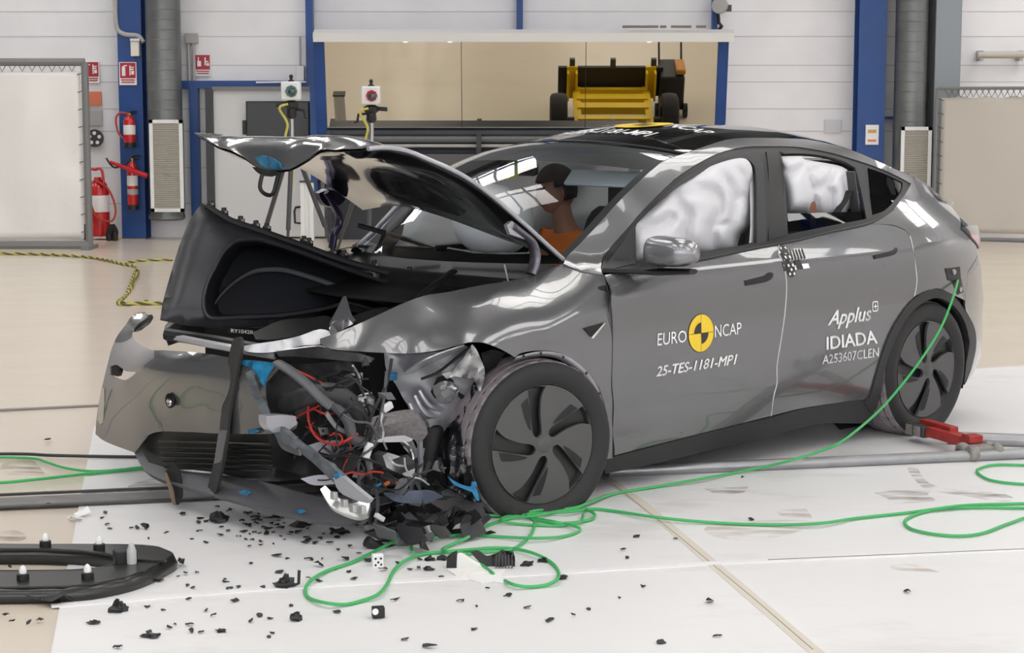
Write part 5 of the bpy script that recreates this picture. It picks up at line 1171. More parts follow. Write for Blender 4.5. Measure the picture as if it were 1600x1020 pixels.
hose('coolant_hose', [(418,641),(450,630),(490,616),(520,614),(545,628),(560,650),(566,672),(580,690)], [-.60,-.64,-.68,-.72,-.74,-.74,-.72,-.7], .040, 'hose_grey')
hose('coolant_hose', [(505,620),(530,640),(545,660),(552,685),(570,690)], [-.70,-.74,-.77,-.78,-.78], .022, 'plastic_grey')
flatbar('cross_member', [(434,567),(455,580),(480,600),(500,620),(516,634)], [-.62,-.70,-.76,-.80,-.82], .028, 'plastic_grey', .5)
free_panel('horn', [(416,650),(440,648),(462,650),(464,662),(450,672),(426,676),(417,664)], [(440,660,-.66)], 'silver_paint', thick=.05)
hose('plug_ring', [(448,652),(456,650),(463,654),(461,667),(453,670),(447,662),(448,652)], [-.70]*7, .008, 'alloy_bright', 8, 2)
free_panel('torn_fascia', [(384,582),(392,578),(398,590),(405,608),(415,630),(424,648),(440,668),(455,682),(468,690),(484,700),(510,720),(535,745),(560,768),(578,790),(575,802),(560,795),(540,770),(515,748),(490,724),(462,702),(440,690),(424,672),(405,640),(392,610)], [(390,580,-.99),(420,645,-1.0),(470,695,-1.0),(520,740,-.96),(575,798,-.90)], mat('fascia_scuffed', (.11, .125, .14), .55, noise_amt=.4, nscale=18), ax='x', thick=.02, step=9, crumple=.06, cs=8)
free_panel('torn_fascia', [(430,680),(448,690),(465,700),(468,712),(450,706),(438,698)], [(450,696,-1.0)], 'plastic_grey', ax='x', thick=.01, crumple=.04)
free_panel('paint_smear', [(520,742),(528,738),(532,745),(525,750)], [(525,744,-.99)], 'tape_blue', ax='x', thick=.012, k=1)
free_panel('alloy_bracket', [(500,764),(508,758),(520,770),(536,782),(552,786),(566,780),(575,776),(578,786),(574,804),(560,808),(538,802),(516,790)], [(505,762,-1.0),(540,792,-.98),(575,790,-.92)], 'alloy_bright', ax='x', thick=.025, crumple=.004)
free_panel('alloy_bracket', [(520,746),(534,744),(556,762),(578,780),(574,786),(552,780),(530,768)], [(525,750,-.99),(576,782,-.93)], mat('plate_pewter', (.42, .42, .45), .45, .3), ax='x', thick=.02)
for u in ((522,774),(538,786),(552,794),(566,796)): MB().box(BX(u, -1.01), (.02, .025, .03)).build('bracket_tooth', 'alloy_bright', car, bevel=.003)
free_panel('steering_box', [(598,712),(606,707),(622,712),(640,722),(643,732),(636,742),(620,738),(604,730)], [(610,715,-.80),(640,735,-.82)], 'alloy_bright', thick=.06)
MB().lathe([(0, 0), (.028, 0), (.034, .02), (.034, .07), (0, .08)], BY((638,734), -.84), (.4, 1, .1), 20).build('steering_cap', 'alloy_bright', car)
MB().lathe([(0, 0), (.05, 0), (.06, .02), (.06, .10), (.0, .11)], BY((555,715), -.66), (-.8, -.4, .1), 20).build('pump', 'black_plastic', car)
MB().lathe([(0, 0), (.045, 0), (.05, .015), (.05, .09), (.0, .10)], BY((640,760), -.66), (-.7, -.6, .1), 18).build('compressor', 'black_gloss', car)
hose('pipe_loop', [(628,690),(640,700),(645,715),(642,725)], [-.78]*4, .010, 'chrome', 8); hose('pipe_loop', [(566,735),(562,755),(570,770),(585,770),(600,765)], [-.74]*5, .012, 'plastic_grey', 8)
hose('pipe_loop', [(510,645),(520,660),(530,670),(545,676)], [-.72]*4, .010, 'silver_paint', 8)
MB().box(BY((505,640), -.6), (.06, .04, .05)).build('connector', 'black_plastic', car, bevel=.006); MB().box(BY((568,635), -.62), (.10, .05, .09)).build('motor_housing', 'bare_metal', car, bevel=.02)
MB().box(BY((574,705), -.80), (.03, .02, .07), Matrix.Rotation(.4, 3, 'Y')).build('white_connector', 'decal_white', car, bevel=.004)
MB().box(BY((605,636), -.70), (.05, .02, .03), Matrix.Rotation(-.4, 3, 'Y')).build('white_connector', 'decal_white', car, bevel=.004)
MB().box(BY((612,588), -.62), (.04, .03, .03)).build('blue_connector', 'tape_blue', car, bevel=.004)
free_panel('hole_plate', [(498,668),(512,668),(514,678),(502,680)], [(505,674,-.68)], 'alloy_bright', thick=.006, k=1, holes=[[(503,671),(508,671),(508,675),(503,675)]])
# pale printed sheets inside the bay
for px, y in (([(470,700),(510,688),(548,690),(556,712),(540,720),(500,706),(478,712)], -.60), ([(470,748),(500,742),(530,744),(525,756),(490,758)], -.66), ([(560,728),(580,715),(584,735),(566,748),(550,745)], -.62)):
    s_ = free_panel('printed_sheet', px, [(px[0][0], px[0][1], y), (px[2][0], px[2][1], y-.02), (px[-1][0], px[-1][1], y)], mat('sheet_lilac', (.55, .53, .60), .5), thick=.003, crumple=.015)
for k in range(6):
    u = (519+k*5, 694); MB().tube([BY((u[0], 696), -.628), BY((u[0]+2, 706), -.628)], .003, 4).build('print_bar', 'ink_black', car)
# crushed wheel-arch liner: deep vertical folds
def folds(name, px, ctrl, m, amp, freq, **k):
    f = tps(ctrl); outer = smooth_poly([Vector(u) for u in px], 3, 60); vs, T = cdt(outer, (), 5.5); P = []
    for p in vs:
        q = BY((p.x, p.y), f(p.x, p.y)); P.append(BY((p.x, p.y), f(p.x, p.y)+amp*math.sin(p.x*freq+3*noise.noise((p.x/60, p.y/60, 1)))+amp*1.2*noise.noise((p.x/11, p.y/26, 4))))
    T = [t if (P[t[1]]-P[t[0]]).cross(P[t[2]]-P[t[0]]).dot(CEYE-P[t[0]]) > 0 else t[::-1] for t in T]
    return skin(name, P, T, m, car, .004, None, -1, 80)
mat('liner_shiny', (.010, .010, .013), .22, coat=.5, noise_amt=.4, nscale=12)
folds('crushed_liner', [(736,604),(748,590),(755,600),(748,620),(738,650),(734,690),(736,730),(747,770),(752,785),(735,783),(712,770),(694,752),(684,722),(688,692),(698,668),(716,650),(730,628)], [(750,600,-.80),(720,660,-.78),(745,700,-.88),(700,740,-.80),(748,780,-.92)], 'liner_shiny', .018, .55)
free_panel('arch_liner', [(752,552),(770,546),(790,552),(782,562),(768,585),(756,615),(750,620),(760,600),(757,575)], [(760,560,-.80),(790,570,-.80),(765,630,-.78)], 'black_plastic', thick=.004, crumple=.02)
for px in ([(700,744),(708,750),(722,757),(734,760),(741,756),(747,770),(749,782),(744,780),(738,768),(724,763),(708,755)],[(735,752),(744,752),(746,760),(738,762)]): free_panel('paint_smear', px, [(700,745,-.845),(735,758,-.90),(748,780,-.955)], 'tape_blue', thick=.003, step=6)
# splintered undertray heap on the floor under the corner
HEAP = [(565,745),(610,742),(690,750),(700,790),(760,800),(745,822),(690,835),(640,850),(590,868),(575,850),(570,800)]
rnd = random.Random(21)
def inpoly(P):
    while True:
        u = (rnd.uniform(min(p[0] for p in P), max(p[0] for p in P)), rnd.uniform(min(p[1] for p in P), max(p[1] for p in P)))
        if inside(u, P): return u
def shard_mesh(c, s, nrm_tilt=.9, th=.004, z0=None):
    """jagged, bent flake of plastic"""
    n = rnd.randint(5, 8); M = Matrix.Rotation(rnd.uniform(0, 6.28), 3, 'Z') @ Matrix.Rotation(rnd.uniform(-nrm_tilt, nrm_tilt), 3, 'X') @ Matrix.Rotation(rnd.uniform(-nrm_tilt, nrm_tilt)*.6, 3, 'Y')
    el = rnd.uniform(.35, .9); ring = []
    for k in range(n):
        a = 2*PI*k/n+rnd.uniform(-.3, .3); r = s*rnd.uniform(.55, 1.1); ring.append(Vector((r*math.cos(a), r*math.sin(a)*el, s*.25*rnd.uniform(-1, 1))))
    vs = [Vector((0, 0, s*.12))]+ring; vs = [c+M @ v for v in vs]; T = [(0, 1+k, 1+(k+1) % n) for k in range(n)]
    if z0 is not None:
        d = z0-min(v.z for v in vs)+th; vs = [v+Vector((0, 0, d)) for v in vs]
    return vs, T
for k in range(58):
    u = inpoly(HEAP); y = rnd.uniform(-.82, -.62); q = BY(u, y)
    if q.z < .03: q = BZ(u, rnd.uniform(.02, .10))
    vs, T = shard_mesh(q, rnd.uniform(.035, .10), 1.2); m = rnd.choice(['black_plastic', 'black_plastic', 'trim_satin', 'black_gloss', 'plastic_grey'])
    for v in vs: v.z = max(v.z, .012)
    skin('plastic_fragment', vs, T, m, car, .005, None, -1, 20)
free_panel('undertray_flap', [(692,802),(700,795),(740,772),(746,775),(758,800),(757,806),(740,812),(700,818),(660,822),(680,808)], [(700,805,-.80),(745,780,-.86),(750,805,-.92)], 'plastic_grey', thick=.006, crumple=.012)
free_panel('undertray_flap', [(660,832),(700,828),(740,820),(762,802),(768,808),(745,826),(700,836),(665,838)], [(665,835,-1.0),(760,806,-1.0),(700,832,-1.02)], 'black_plastic', thick=.01, crumple=.01)
free_panel('undertray_flap', [(600,820),(640,808),(690,800),(690,812),(650,826),(612,834)], [(610,825,-.86),(680,806,-.84)], 'black_plastic', thick=.006, crumple=.02)
hose('bumper_foam', [(572,845),(600,858),(640,858),(668,852)], [-.95, -.97, -.98, -1.0], .022, 'black_plastic', 8)
free_panel('torn_carpet', [(600,772),(640,766),(675,768),(692,776),(660,786),(620,784)], [(610,775,-.86),(680,774,-.86)], mat('fleece_blue', (.10, .12, .17), .8), thick=.008, crumple=.03, cs=16)
# fragments caught in the bay
BAY = [(420,575),(600,562),(612,640),(600,700),(690,720),(690,770),(560,780),(470,750),(430,730),(418,640)]
for k in range(36):
    u = inpoly(BAY); q = BX(u, rnd.uniform(-.74, -.55)); vs, T = shard_mesh(q, rnd.uniform(.02, .07), 1.5)
    skin('bay_fragment', vs, T, rnd.choice(['black_plastic', 'black_gloss', 'trim_satin', 'plastic_grey', 'black_plastic', 'silver_paint']), car, .005, None, -1, 20)
WM = ['wire_black']*7+['plastic_grey', 'wire_red', 'silver_paint']
for k in range(84):
    u = Vector(inpoly(BAY)); y = BX(u, rnd.uniform(-.80, -.62)).y; pts = []; a = rnd.uniform(0, 6.28); L_ = rnd.uniform(14, 34)
    for j in range(5):
        pts.append(BY((u.x, u.y), max(y+rnd.uniform(-.03, .03), BX(u, -.84).y))); a += rnd.uniform(-.9, .9); u = u+Vector((math.cos(a), math.sin(a)))*L_
        if not inside(u, BAY): break
    if len(pts) < 3: continue
    MB().tube(pts, rnd.uniform(.0025, .006), 5, smooth=4).build('wire', rnd.choice(WM), car)
for px, m, r in (([(462,652),(475,645),(490,638),(498,634)], 'wire_red', .0045), ([(490,660),(484,668),(490,678)], 'wire_red', .003), ([(510,690),(528,696),(534,682),(520,676)], 'wire_red', .003), ([(520,692),(535,690),(530,678),(515,680)], 'wire_red', .003), ([(600,758),(612,752),(622,756)], 'wire_orange', .008), ([(595,764),(588,760),(595,756)], 'tape_blue', .006),
                 ([(604,580),(600,620),(592,660),(575,705)], 'plastic_grey', .007), ([(612,560),(604,600),(580,650),(572,690)], 'wire_black', .007), ([(570,705),(578,740),(590,780),(585,830)], 'plastic_grey', .008), ([(566,750),(575,790),(582,840)], 'wire_black', .009)):
    hose('wire', px, [-.80]*len(px), r, m, 6, 5)
MB().box(BZ((593,808), .10), (.045, .02, .02), Matrix.Rotation(.6, 3, 'Y')).build('white_connector', 'decal_white', car, bevel=.003)
# ================================================================== person in the passenger seat, with a laptop
mat('skin', (.44, .22, .15), .55); mat('hair_dark', (.018, .012, .009), .6, bump=.4, bscale=90); mat('shirt_orange', (.92, .22, .03), .75, bump=.1, bscale=14)
mat('trousers_dark', (.02, .022, .03), .8); mat('eye_white', (.7, .68, .64), .3); mat('lip', (.30, .11, .09), .5)
HP = BY((869, 296), .38)
person = bpy.data.objects.new('person', None); COL.objects.link(person); person.location = c2w((HP.x+.10, HP.y, .50)); person.rotation_euler = (0, 0, YAW)
tag(person, 'dark-haired person in an orange T-shirt sitting in the car, head bent over a laptop', 'person')
PO = Vector((HP.x+.10, HP.y, .50)); LOC[person.name] = PO
def skinned(name, chains, m, parent, sub=2):
    """chains of (point, radius) sharing their first vertices by position -> one continuous surface"""
    vs, rs, es = [], [], []
    def idx(p, r):
        for i, q in enumerate(vs):
            if (q-p).length < 1e-4: return i
        vs.append(p); rs.append(r); return len(vs)-1
    for ch in chains:
        prev = None
        for p, r in ch:
            i = idx(Vector(p), r)
            if prev is not None and prev != i: es.append((prev, i))
            prev = i
    off = LOC[parent.name]; me = bpy.data.meshes.new(name); me.from_pydata([v-off for v in vs], es, []); me.materials.append(MATS[m])
    o = bpy.data.objects.new(name, me); COL.objects.link(o); o.parent = parent; LOC[o.name] = off
    o.modifiers.new('skin', 'SKIN'); sv = me.skin_vertices[0].data if len(me.skin_vertices) else None
    if sv is None:
        bm = bmesh.new(); bm.from_mesh(me); bm.verts.layers.skin.verify(); bm.to_mesh(me); bm.free(); sv = me.skin_vertices[0].data
    for i, r in enumerate(rs): sv[i].radius = (r, r) if not isinstance(r, tuple) else r
    sv[0].use_root = True
    s_ = o.modifiers.new('sub', 'SUBSURF'); s_.levels = sub; s_.render_levels = sub
    me.polygons.foreach_set('use_smooth', [True]*len(me.polygons)); o.modifiers['skin'].use_smooth_shade = True
    return o
hx, hy, hz_ = HP
hip = (hx+.14, hy, .60); chest = (hx+.12, hy, .88); neck0 = (hx+.07, hy, 1.06); neck1 = (hx+.03, hy, hz_-.10)
shL, shR = (hx+.10, hy-.17, 1.00), (hx+.10, hy+.17, 1.00); elL, elR = (hx+.0, hy-.23, .76), (hx+.0, hy+.23, .76); wrL, wrR = (hx-.22, hy-.12, .74), (hx-.22, hy+.12, .74)
knL, knR = (hx-.34, hy-.13, .60), (hx-.34, hy+.13, .60); fL, fR = (hx-.48, hy-.12, .24), (hx-.48, hy+.12, .24)
body = skinned('body', [[(hip, .13), (chest, .14), (neck0, .065), (neck1, .055), ((hx+.005, hy, hz_-.02), .075)],
    [(chest, .14), (shL, .065), (elL, .045), (wrL, .03), ((wrL[0]-.07, wrL[1], wrL[2]-.005), .034)], [(chest, .14), (shR, .065), (elR, .045), (wrR, .03), ((wrR[0]-.07, wrR[1], wrR[2]-.005), .034)],
    [(hip, .13), (knL, .065), (fL, .045), ((fL[0]-.14, fL[1], .225), .04)], [(hip, .13), (knR, .065), (fR, .045), ((fR[0]-.14, fR[1], .225), .04)]], 'skin', person)
for w_, sg in ((wrL, 1), (wrR, -1)):
    for k in range(4):
        q = Vector((w_[0]-.09, w_[1]-.027+.018*k, w_[2]-.005)); L_ = (.055, .066, .07, .05)[k]
        skinned('finger', [[(q, .009), (q+Vector((-L_*.5, 0, .004)), .0085), (q+Vector((-L_, 0, -.018)), .007)]], 'skin', person, 1)
    q = Vector((w_[0]-.05, w_[1]+sg*.03, w_[2])); skinned('thumb', [[(q, .011), (q+Vector((-.025, sg*.018, -.005)), .010), (q+Vector((-.05, sg*.018, -.015)), .008)]], 'skin', person, 1)
skinned('shirt', [[(hip, .145), (chest, .160), ((hx+.075, hy, 1.045), .085)], [(chest, .160), (shL, .08), ((lerp(shL[0], elL[0], .62), lerp(shL[1], elL[1], .62), lerp(shL[2], elL[2], .62)), .072)],
    [(chest, .160), (shR, .08), ((lerp(shR[0], elR[0], .62), lerp(shR[1], elR[1], .62), lerp(shR[2], elR[2], .62)), .072)]], 'shirt_orange', person)
skinned('trousers', [[((hip[0], hip[1], hip[2]-.01), .15), (knL, .078), ((fL[0], fL[1], .27), .06)], [((hip[0], hip[1], hip[2]-.01), .15), (knR, .078), ((fR[0], fR[1], .27), .06)]], 'trousers_dark', person)
# head: f = facing, looking down at the laptop and to the far side
f = Vector((-1, .35, -.22)).normalized(); sd = f.cross(Vector((0, 0, 1))).normalized(); up_ = sd.cross(f)
def head_surface(grow=0.0, part='all'):
    rows = []
    for i in range(37):
        th = PI*i/36; r = []
        for k in range(48):
            ph = 2*PI*k/48; d = Vector((math.sin(th)*math.cos(ph), math.sin(th)*math.sin(ph), math.cos(th)))   # x = facing, y = side, z = up
            R_ = .098+.012*max(0, -d.x)*max(0, d.z+.3)
            p = Vector((d.x*R_*1.0, d.y*.078, d.z*.120))
            if d.z < -.1: p.y *= 1-.28*sst((-d.z-.1)/.9)*1.0; p.x += .016*sst((-d.z-.2)/.6)*max(0, d.x+.3)
            p.x += .026*math.exp(-((d.y/.16)**2+((d.z+.12)/.22)**2))*(d.x > 0)                  # nose
            p.x -= .008*math.exp(-(((abs(d.y)-.34)/.14)**2+((d.z-.06)/.10)**2))*(d.x > 0)          # eye sockets
            p.x += .007*math.exp(-(((d.y)/.40)**2+((d.z-.22)/.10)**2))*(d.x > 0)                   # brow
            p.x += .006*math.exp(-(((d.y)/.24)**2+((d.z+.50)/.08)**2))*(d.x > 0)+.008*math.exp(-(((d.y)/.26)**2+((d.z+.85)/.12)**2))*(d.x > 0)
            p += d*grow; r.append(HP+f*p.x+sd*p.y+up_*p.z)
        rows.append(r+[r[0]])
    return rows
MB().grid(head_surface()).build('head', 'skin', person, smooth=180)
H_ = head_surface(.011); b = MB(); rows = []
for i in range(37):
    rows.append(H_[i])
hv = []; 
n_ = len(rows[0])
for i in range(36):
    for k in range(n_-1):
        th, ph = PI*(i+.5)/36, 2*PI*(k+.5)/48; dx, dz = math.sin(th)*math.cos(ph), math.cos(th)
        if dz > .42 or (dx < -.02 and dz > -.45) or (dx < .35 and dz > .18): hv.append((i*n_+k, i*n_+k+1, (i+1)*n_+k+1, (i+1)*n_+k))
b.add([p for r in rows for p in r], hv)
used = sorted({i for q in hv for i in q}); mp2 = {i: k for k, i in enumerate(used)}
MB().add([b.v[i] for i in used], [tuple(mp2[i] for i in q) for q in hv]).build('hair', 'hair_dark', person, thick=.008, smooth=180)
for s_ in (-1, 1):
    c_ = HP+sd*(s_*.078)-f*.012-up_*.012; MB().lathe([(0, .006), (.014, .008), (.024, .004), (.026, -.002), (.016, -.010)], c_, sd*s_-f*.5, 16).build('ear', 'skin', person)
    e = HP+f*.080+sd*(s_*.031)+up_*.010; MB().lathe([(0, .010), (.007, .008), (.011, 0)], e, f, 14).build('eye', 'eye_white', person)
    MB().lathe([(0, .0115), (.004, .0105)], e, f, 10).build('pupil', 'ink_black', person)
    MB().tube([HP+f*.094+sd*(s_*.016)+up_*.030, HP+f*.095+sd*(s_*.032)+up_*.036, HP+f*.083+sd*(s_*.048)+up_*.030], .0045, 6).build('eyebrow', 'hair_dark', person)
MB().tube([HP+f*.089-sd*.024-up_*.058, HP+f*.102-up_*.056, HP+f*.089+sd*.024-up_*.058], [.003, .006, .003], 8).build('mouth', 'lip', person)
LP = Vector((hx-.30, hy, .735)); t = empty('laptop', c2w(LP), 'dark open laptop held in front of the person in the car', 'laptop', rot=YAW); LOC[t.name] = LP
MB().box(LP+Vector((0, 0, .0)), (.23, .34, .018)).build('keyboard_deck', 'dark_grey', t, bevel=.004)
MB().box(LP+Vector((-.145, 0, .125)), (.012, .34, .25), Matrix.Rotation(-.22, 3, 'Y')).build('screen_lid', mat('laptop_dark', (.03, .035, .045), .35), t, bevel=.004)
MB().box(LP+Vector((-.138, 0, .126)), (.004, .31, .21), Matrix.Rotation(-.22, 3, 'Y')).build('display', 'screen_dark', t)
# ================================================================== cables on the floor
mat('cable_green', (.055, .42, .12), .5); mat('hose_black', (.03, .03, .035), .5)
def cable(pts, r, m, label, name='green_cable', cat='cable', group=None, lead=None):
    P = list(lead or []); base = len(P); rg = random.Random(len(pts))
    for i, u in enumerate(pts): P.append(G(u, r+.008+(.010 if i % 3 == 1 and len(pts) > 14 else 0)))
    return tag(MB().tube(P, r, 8, smooth=6).build(name, m), label, cat, group)
port = S((1494, 438)); lead = [c2w(port+Vector((0, -.01, 0))), c2w(BY((1488, 468), -1.02)), c2w(BY((1470, 512), -1.05)), c2w(BY((1443, 556), -1.06)), c2w(BY((1410, 600), -1.07)), c2w(BY((1372, 643), -1.08))]
lead += [G((1318, 688), .13), G((1280, 705), .085), G((1240, 718), .075), G((1200, 728), .04)]
cable([(1150,738),(1100,747),(1020,761),(960,771),(925,783),(899,793),(860,796),(836,798),(822,803),(836,812),(870,817),(900,816),(924,811),(928,802),(905,795),(870,799),(836,806),(800,809),(761,821),(730,840),(705,851),(692,858),(700,862),(740,860)], .0065, 'cable_green', 'green cable hanging from the charge port past the rear wheel to the front tyre', lead=lead)
cable([(2100,760),(1800,778),(1615,786),(1534,788),(1490,791),(1425,800),(1337,809.6),(1280,817.5),(1206,819.7),(1119,816.6),(1031,808.7),(965,799),(926,795),(892,799),(836,802.5),(783,805.6),(742,804),(705,810),(655,824),(605,851),(555,876),(508,893),(486,907),(477,921),(483,934),(508,941.5),(539,944),(570,937),(592,927.5),(605,912),(614,893),(630,877.5),(655,866.6),(695,862),(730,859),(767,856),(799,857),(830,863),(858,876),(872,891.6),(870,905.6),(852,914),(824,916.6),(802,913),(789,907)], .0065, 'cable_green', 'long green cable from the right edge, looping widely over the white floor below the tyre')
cable([(1900,800),(1700,796),(1618,794),(1512,793),(1451,798),(1416,811),(1420,824),(1451,833),(1495,837),(1534,833),(1578,817),(1618,806),(1700,806),(1900,815)], .0065, 'cable_green', 'green cable loop on the right, lying beside the brown floor marks')
cable([(1800,738),(1700,728),(1618,727),(1556,726),(1530,732),(1528,739),(1547,749.7),(1582,755),(1618,757)], .0065, 'cable_green', 'green cable loop beyond the red roller dolly')
cable([(911,804),(905,816),(867,821),(805,818),(783,812),(800,806),(850,812),(898,822),(905,829),(880,838),(836,840.6),(774,838),(727,835),(680,840),(649,846),(642,854),(646,862)], .006, 'cable_green', 'short green cable coiled close against the front tyre')
cable([(836,815),(830,834),(811,852),(790,860),(730,866),(755,884),(771,896)], .006, 'cable_green', 'green cable end leading to the white foam wedge')
cable([(-400,700),(-200,712),(-10,714),(52,716),(73,722),(103,731),(142,736),(185,734),(224,730),(300,728)], .0065, 'cable_green', 'upper thin green cable entering under the bumper from the left')
cable([(-400,790),(-200,768),(-10,755),(65,748),(142,739.5),(224,732),(300,730)], .0075, 'cable_green', 'lower green cable entering under the bumper from the left')
cable([(-400,715),(-10,709),(86,711.5),(207,713.6),(300,713)], .008, 'hose_black', 'thin black hose crossing the floor to the bumper', 'black_hose', 'hose')
# ================================================================== roller dolly and pipe by the rear wheel
mat('dolly_red', (.38, .03, .025), .5, noise_amt=.4, nscale=20); mat('roller_grey', (.30, .28, .26), .6, .3, noise_amt=.3, nscale=30)
a, e = G((1432, 690)), G((1522, 716)); d = (e-a).normalized(); s_ = Vector((-d.y, d.x, 0)); L_ = (e-a).length
t = empty('roller_dolly', (a+e)/2, 'low worn red roller dolly lying in front of the rear wheel', 'dolly')
Mr = Matrix.Rotation(math.atan2(d.y, d.x), 3, 'Z')
MB().box(a.lerp(e, .62)+Vector((0, 0, .075)), (L_*.72, .075, .05), Mr).build('frame', 'dolly_red', t, bevel=.006)
MB().box(a.lerp(e, .30)+s_*.03+Vector((0, 0, .095)), (L_*.55, .05, .05), Mr).build('lever_arm', 'dolly_red', t, bevel=.006)
MB().box(a.lerp(e, .10)+Vector((0, 0, .07)), (L_*.32, .10, .055), Mr).build('end_box', 'dark_grey', t, bevel=.004)
for q in (.02, .16): MB().box(a.lerp(e, q)-s_*.052+Vector((0, 0, .07)), (.05, .012, .05), Mr).build('wear_plate', 'roller_grey', t)
for q, off in ((1.0, -.07), (1.16, -.07), (1.0, .07), (1.16, .07)):
    c_ = a.lerp(e, q)+s_*off+Vector((0, 0, .042))
    r_ = MB().lathe([(0, -.022), (.026, -.024), (.036, -.018), (.042, -.006), (.042, .012), (.036, .022), (0, .024)], c_, s_, 24).build('roller', 'roller_grey', t)
    MB().lathe([(0, -.004), (.012, -.004), (.014, 0)], c_-s_*.024, s_, 12).build('axle_nut', 'dark_grey', r_)
MB().box(a.lerp(e, 1.08)+Vector((0, 0, .05)), (.11, .10, .045), Mr).build('roller_block', 'roller_grey', t, bevel=.006)
MB().box(a.lerp(e, .96)+Vector((0, 0, .095)), (.07, .08, .04), Mr).build('stop_plate', 'dolly_red', t, bevel=.006)
o = MB().cyl(G((1480, 684), .035), G((1900, 700), .035), .034, 16); tag(o.build('steel_pipe', 'pipe_steel'), 'loose grey steel pipe on the floor behind the red dolly', 'pipe')
o = MB().box(G((1200, 731))+Vector((0, 0, .012)), (.09, .05, .014)); tag(o.build('rubber_pad', 'black_rubber'), 'small black rubber pad on the white floor below the rear door', 'pad')
# ================================================================== torn arch trim on the floor, front left
mat('arch_trim_black', (.016, .016, .015), .32, coat=.2)
OT = [(-140,856),(-60,850),(60,850),(130,850),(200,850.5),(240,853),(257,858),(270,865.5),(257,875),(227,890),(195,901),(146,911),(97,915),(40,916),(-60,917),(-140,910)]
IT = [(-60,858),(60,858),(130,861),(170,866),(186,872),(190,877),(180,882),(150,888),(110,891),(40,892),(-60,892)]
RING = [Vector(u) for u in OT+IT[::-1]]
q0 = G((130, 900)); t = empty('arch_trim', (q0.x, q0.y, 0), 'long black torn wheel-arch trim lying on the floor at the lower left', 'car trim')
vs, T = cdt(RING, (), 14); skin('trim_face', [G(p, .062) for p in vs], [tt for tt in T], 'arch_trim_black', t, .006, [Vector((0, 0, 1))]*len(vs))
b = MB(); P = catmull([G(u, .060) for u in OT], 4); b.grid([[p, p+Vector((p.x-q0.x, p.y-q0.y, 0)).normalized()*.015+Vector((0, 0, -.035)), p+Vector((p.x-q0.x, p.y-q0.y, 0)).normalized()*.012+Vector((0, 0, -.056))] for p in P]); b.build('outer_skirt', 'arch_trim_black', t, thick=.005)
b = MB(); P = catmull([G(u, .060) for u in IT], 4); b.grid([[p+Vector((0, 0, .004)), p+Vector((0, 0, -.056))] for p in P]); b.build('inner_wall', 'arch_trim_black', t, thick=.005)
for u in ((71,853),(155,858),(36,905),(137,903)):
    q = G(u, .062); c_ = MB().lathe([(.022, 0), (.022, .02), (.012, .022)], q, n=12).build('clip_base', 'black_plastic', t); MB().lathe([(.012, .02), (.014, .03), (.009, .045), (0, .052)], q, n=12).build('clip_tip', 'decal_white', c_)
q = G((206, 880), .062); c_ = MB().lathe([(.018, 0), (.018, .045), (.010, .07), (0, .075)], q, n=12).build('clip_tip', mat('clip_grey', (.5, .5, .5), .4), t)
MB().box(q+Vector((-.03, .03, .02)), (.08, .06, .05), Matrix.Rotation(.4, 3, 'Z')).build('clip_base', 'black_plastic', t, bevel=.006); MB().box(q+Vector((.06, .03, .004)), (.12, .02, .008), Matrix.Rotation(-.2, 3, 'Z')).build('stiffening_rib', 'black_plastic', t)
# ================================================================== broken pieces on the floor
rnd = random.Random(5)
def lump(u, s, label, name='broken_fragment', m='black_plastic', n=3, post=False, cat='fragment', h=1.0):
    c_ = G(u); b = MB(); vs = []
    R_ = 10; rows = []
    seed = rnd.uniform(0, 99)
    for i in range(6):
        th = PI*.5*i/5; r = []
        for k in range(R_):
            a = 2*PI*k/R_; q = .65+.75*noise.noise((math.cos(a)*1.3+seed, math.sin(a)*1.3, i*.55)); r.append(c_+Vector((s*q*math.cos(a)*math.cos(th)*1.1, s*q*math.sin(a)*math.cos(th)*.8, .008+s*h*(.25+.9*q)*math.sin(th)*.9)))
        rows.append(r+[r[0]])
    b.grid(rows); b.add([p for p in rows[0][:-1]], [tuple(range(R_))])
    if post: b.tube([c_+Vector((s*.5, 0, .01)), c_+Vector((s*1.15, -.0, .02)), c_+Vector((s*1.2, 0, s*1.5))], s*.13, 6)
    return tag(b.build(name, m, smooth=25), label, cat)
def flake(u, s, label=None, m='black_plastic', tilt=.25, name='plastic_shard', group=None, cat='shard'):
    c_ = G(u); vs, T = shard_mesh(c_, s, tilt, .003, .007); o = skin(name, vs, T, m, None, .003, None, -1, 20)
    return tag(o, label or 'small black plastic shard lying on the floor around the wrecked front end', cat, group or ('small black shards on the floor' if not label else None))
lump((341, 818), .045, 'upright black broken lump on the white floor below the leaning strip', h=1.1)
lump((444, 920), .045, 'black broken bracket with an upright pin left of the big green loop', post=True)
lump((187, 958), .040, 'black pointed fragment on the floor below the torn arch trim')
lump((464, 972), .030, 'black bent fragment below the left end of the green loop')
lump((146, 977), .026, 'flat black fragment near the slab edge at the lower left', h=.4)
lump((234, 998), .040, 'curved black sliver lying nearest the bottom edge at the left', h=.3)
lump((345, 990), .026, 'flat oval black fragment near the bottom, alone on the white floor', h=.35)
flake((283, 887), .045, 'black bracket-like shard just right of the tip of the arch trim', tilt=.5); flake((228, 829), .028, 'thick black shard between the arch trim and the splitter', tilt=.5)
flake((432, 872), .03, 'thin black stick-shaped shard above the bracket with the pin', tilt=.2); flake((498, 887), .035, 'black shard touching the green loop at its upper left', tilt=.5)
flake((470, 825), .055, 'long black splinter under the bumper lip', tilt=.2); flake((425, 816), .05, 'flat black piece under the middle of the bumper lip', tilt=.3); flake((530, 838), .05, 'curved black piece beside the splintered heap', tilt=.4)
flake((1108, 944), .030, 'black angular shard alone on the right half of the white floor', tilt=.6)
flake((763, 838), .03, 'flat black shard between the green loops below the tyre', tilt=.3)
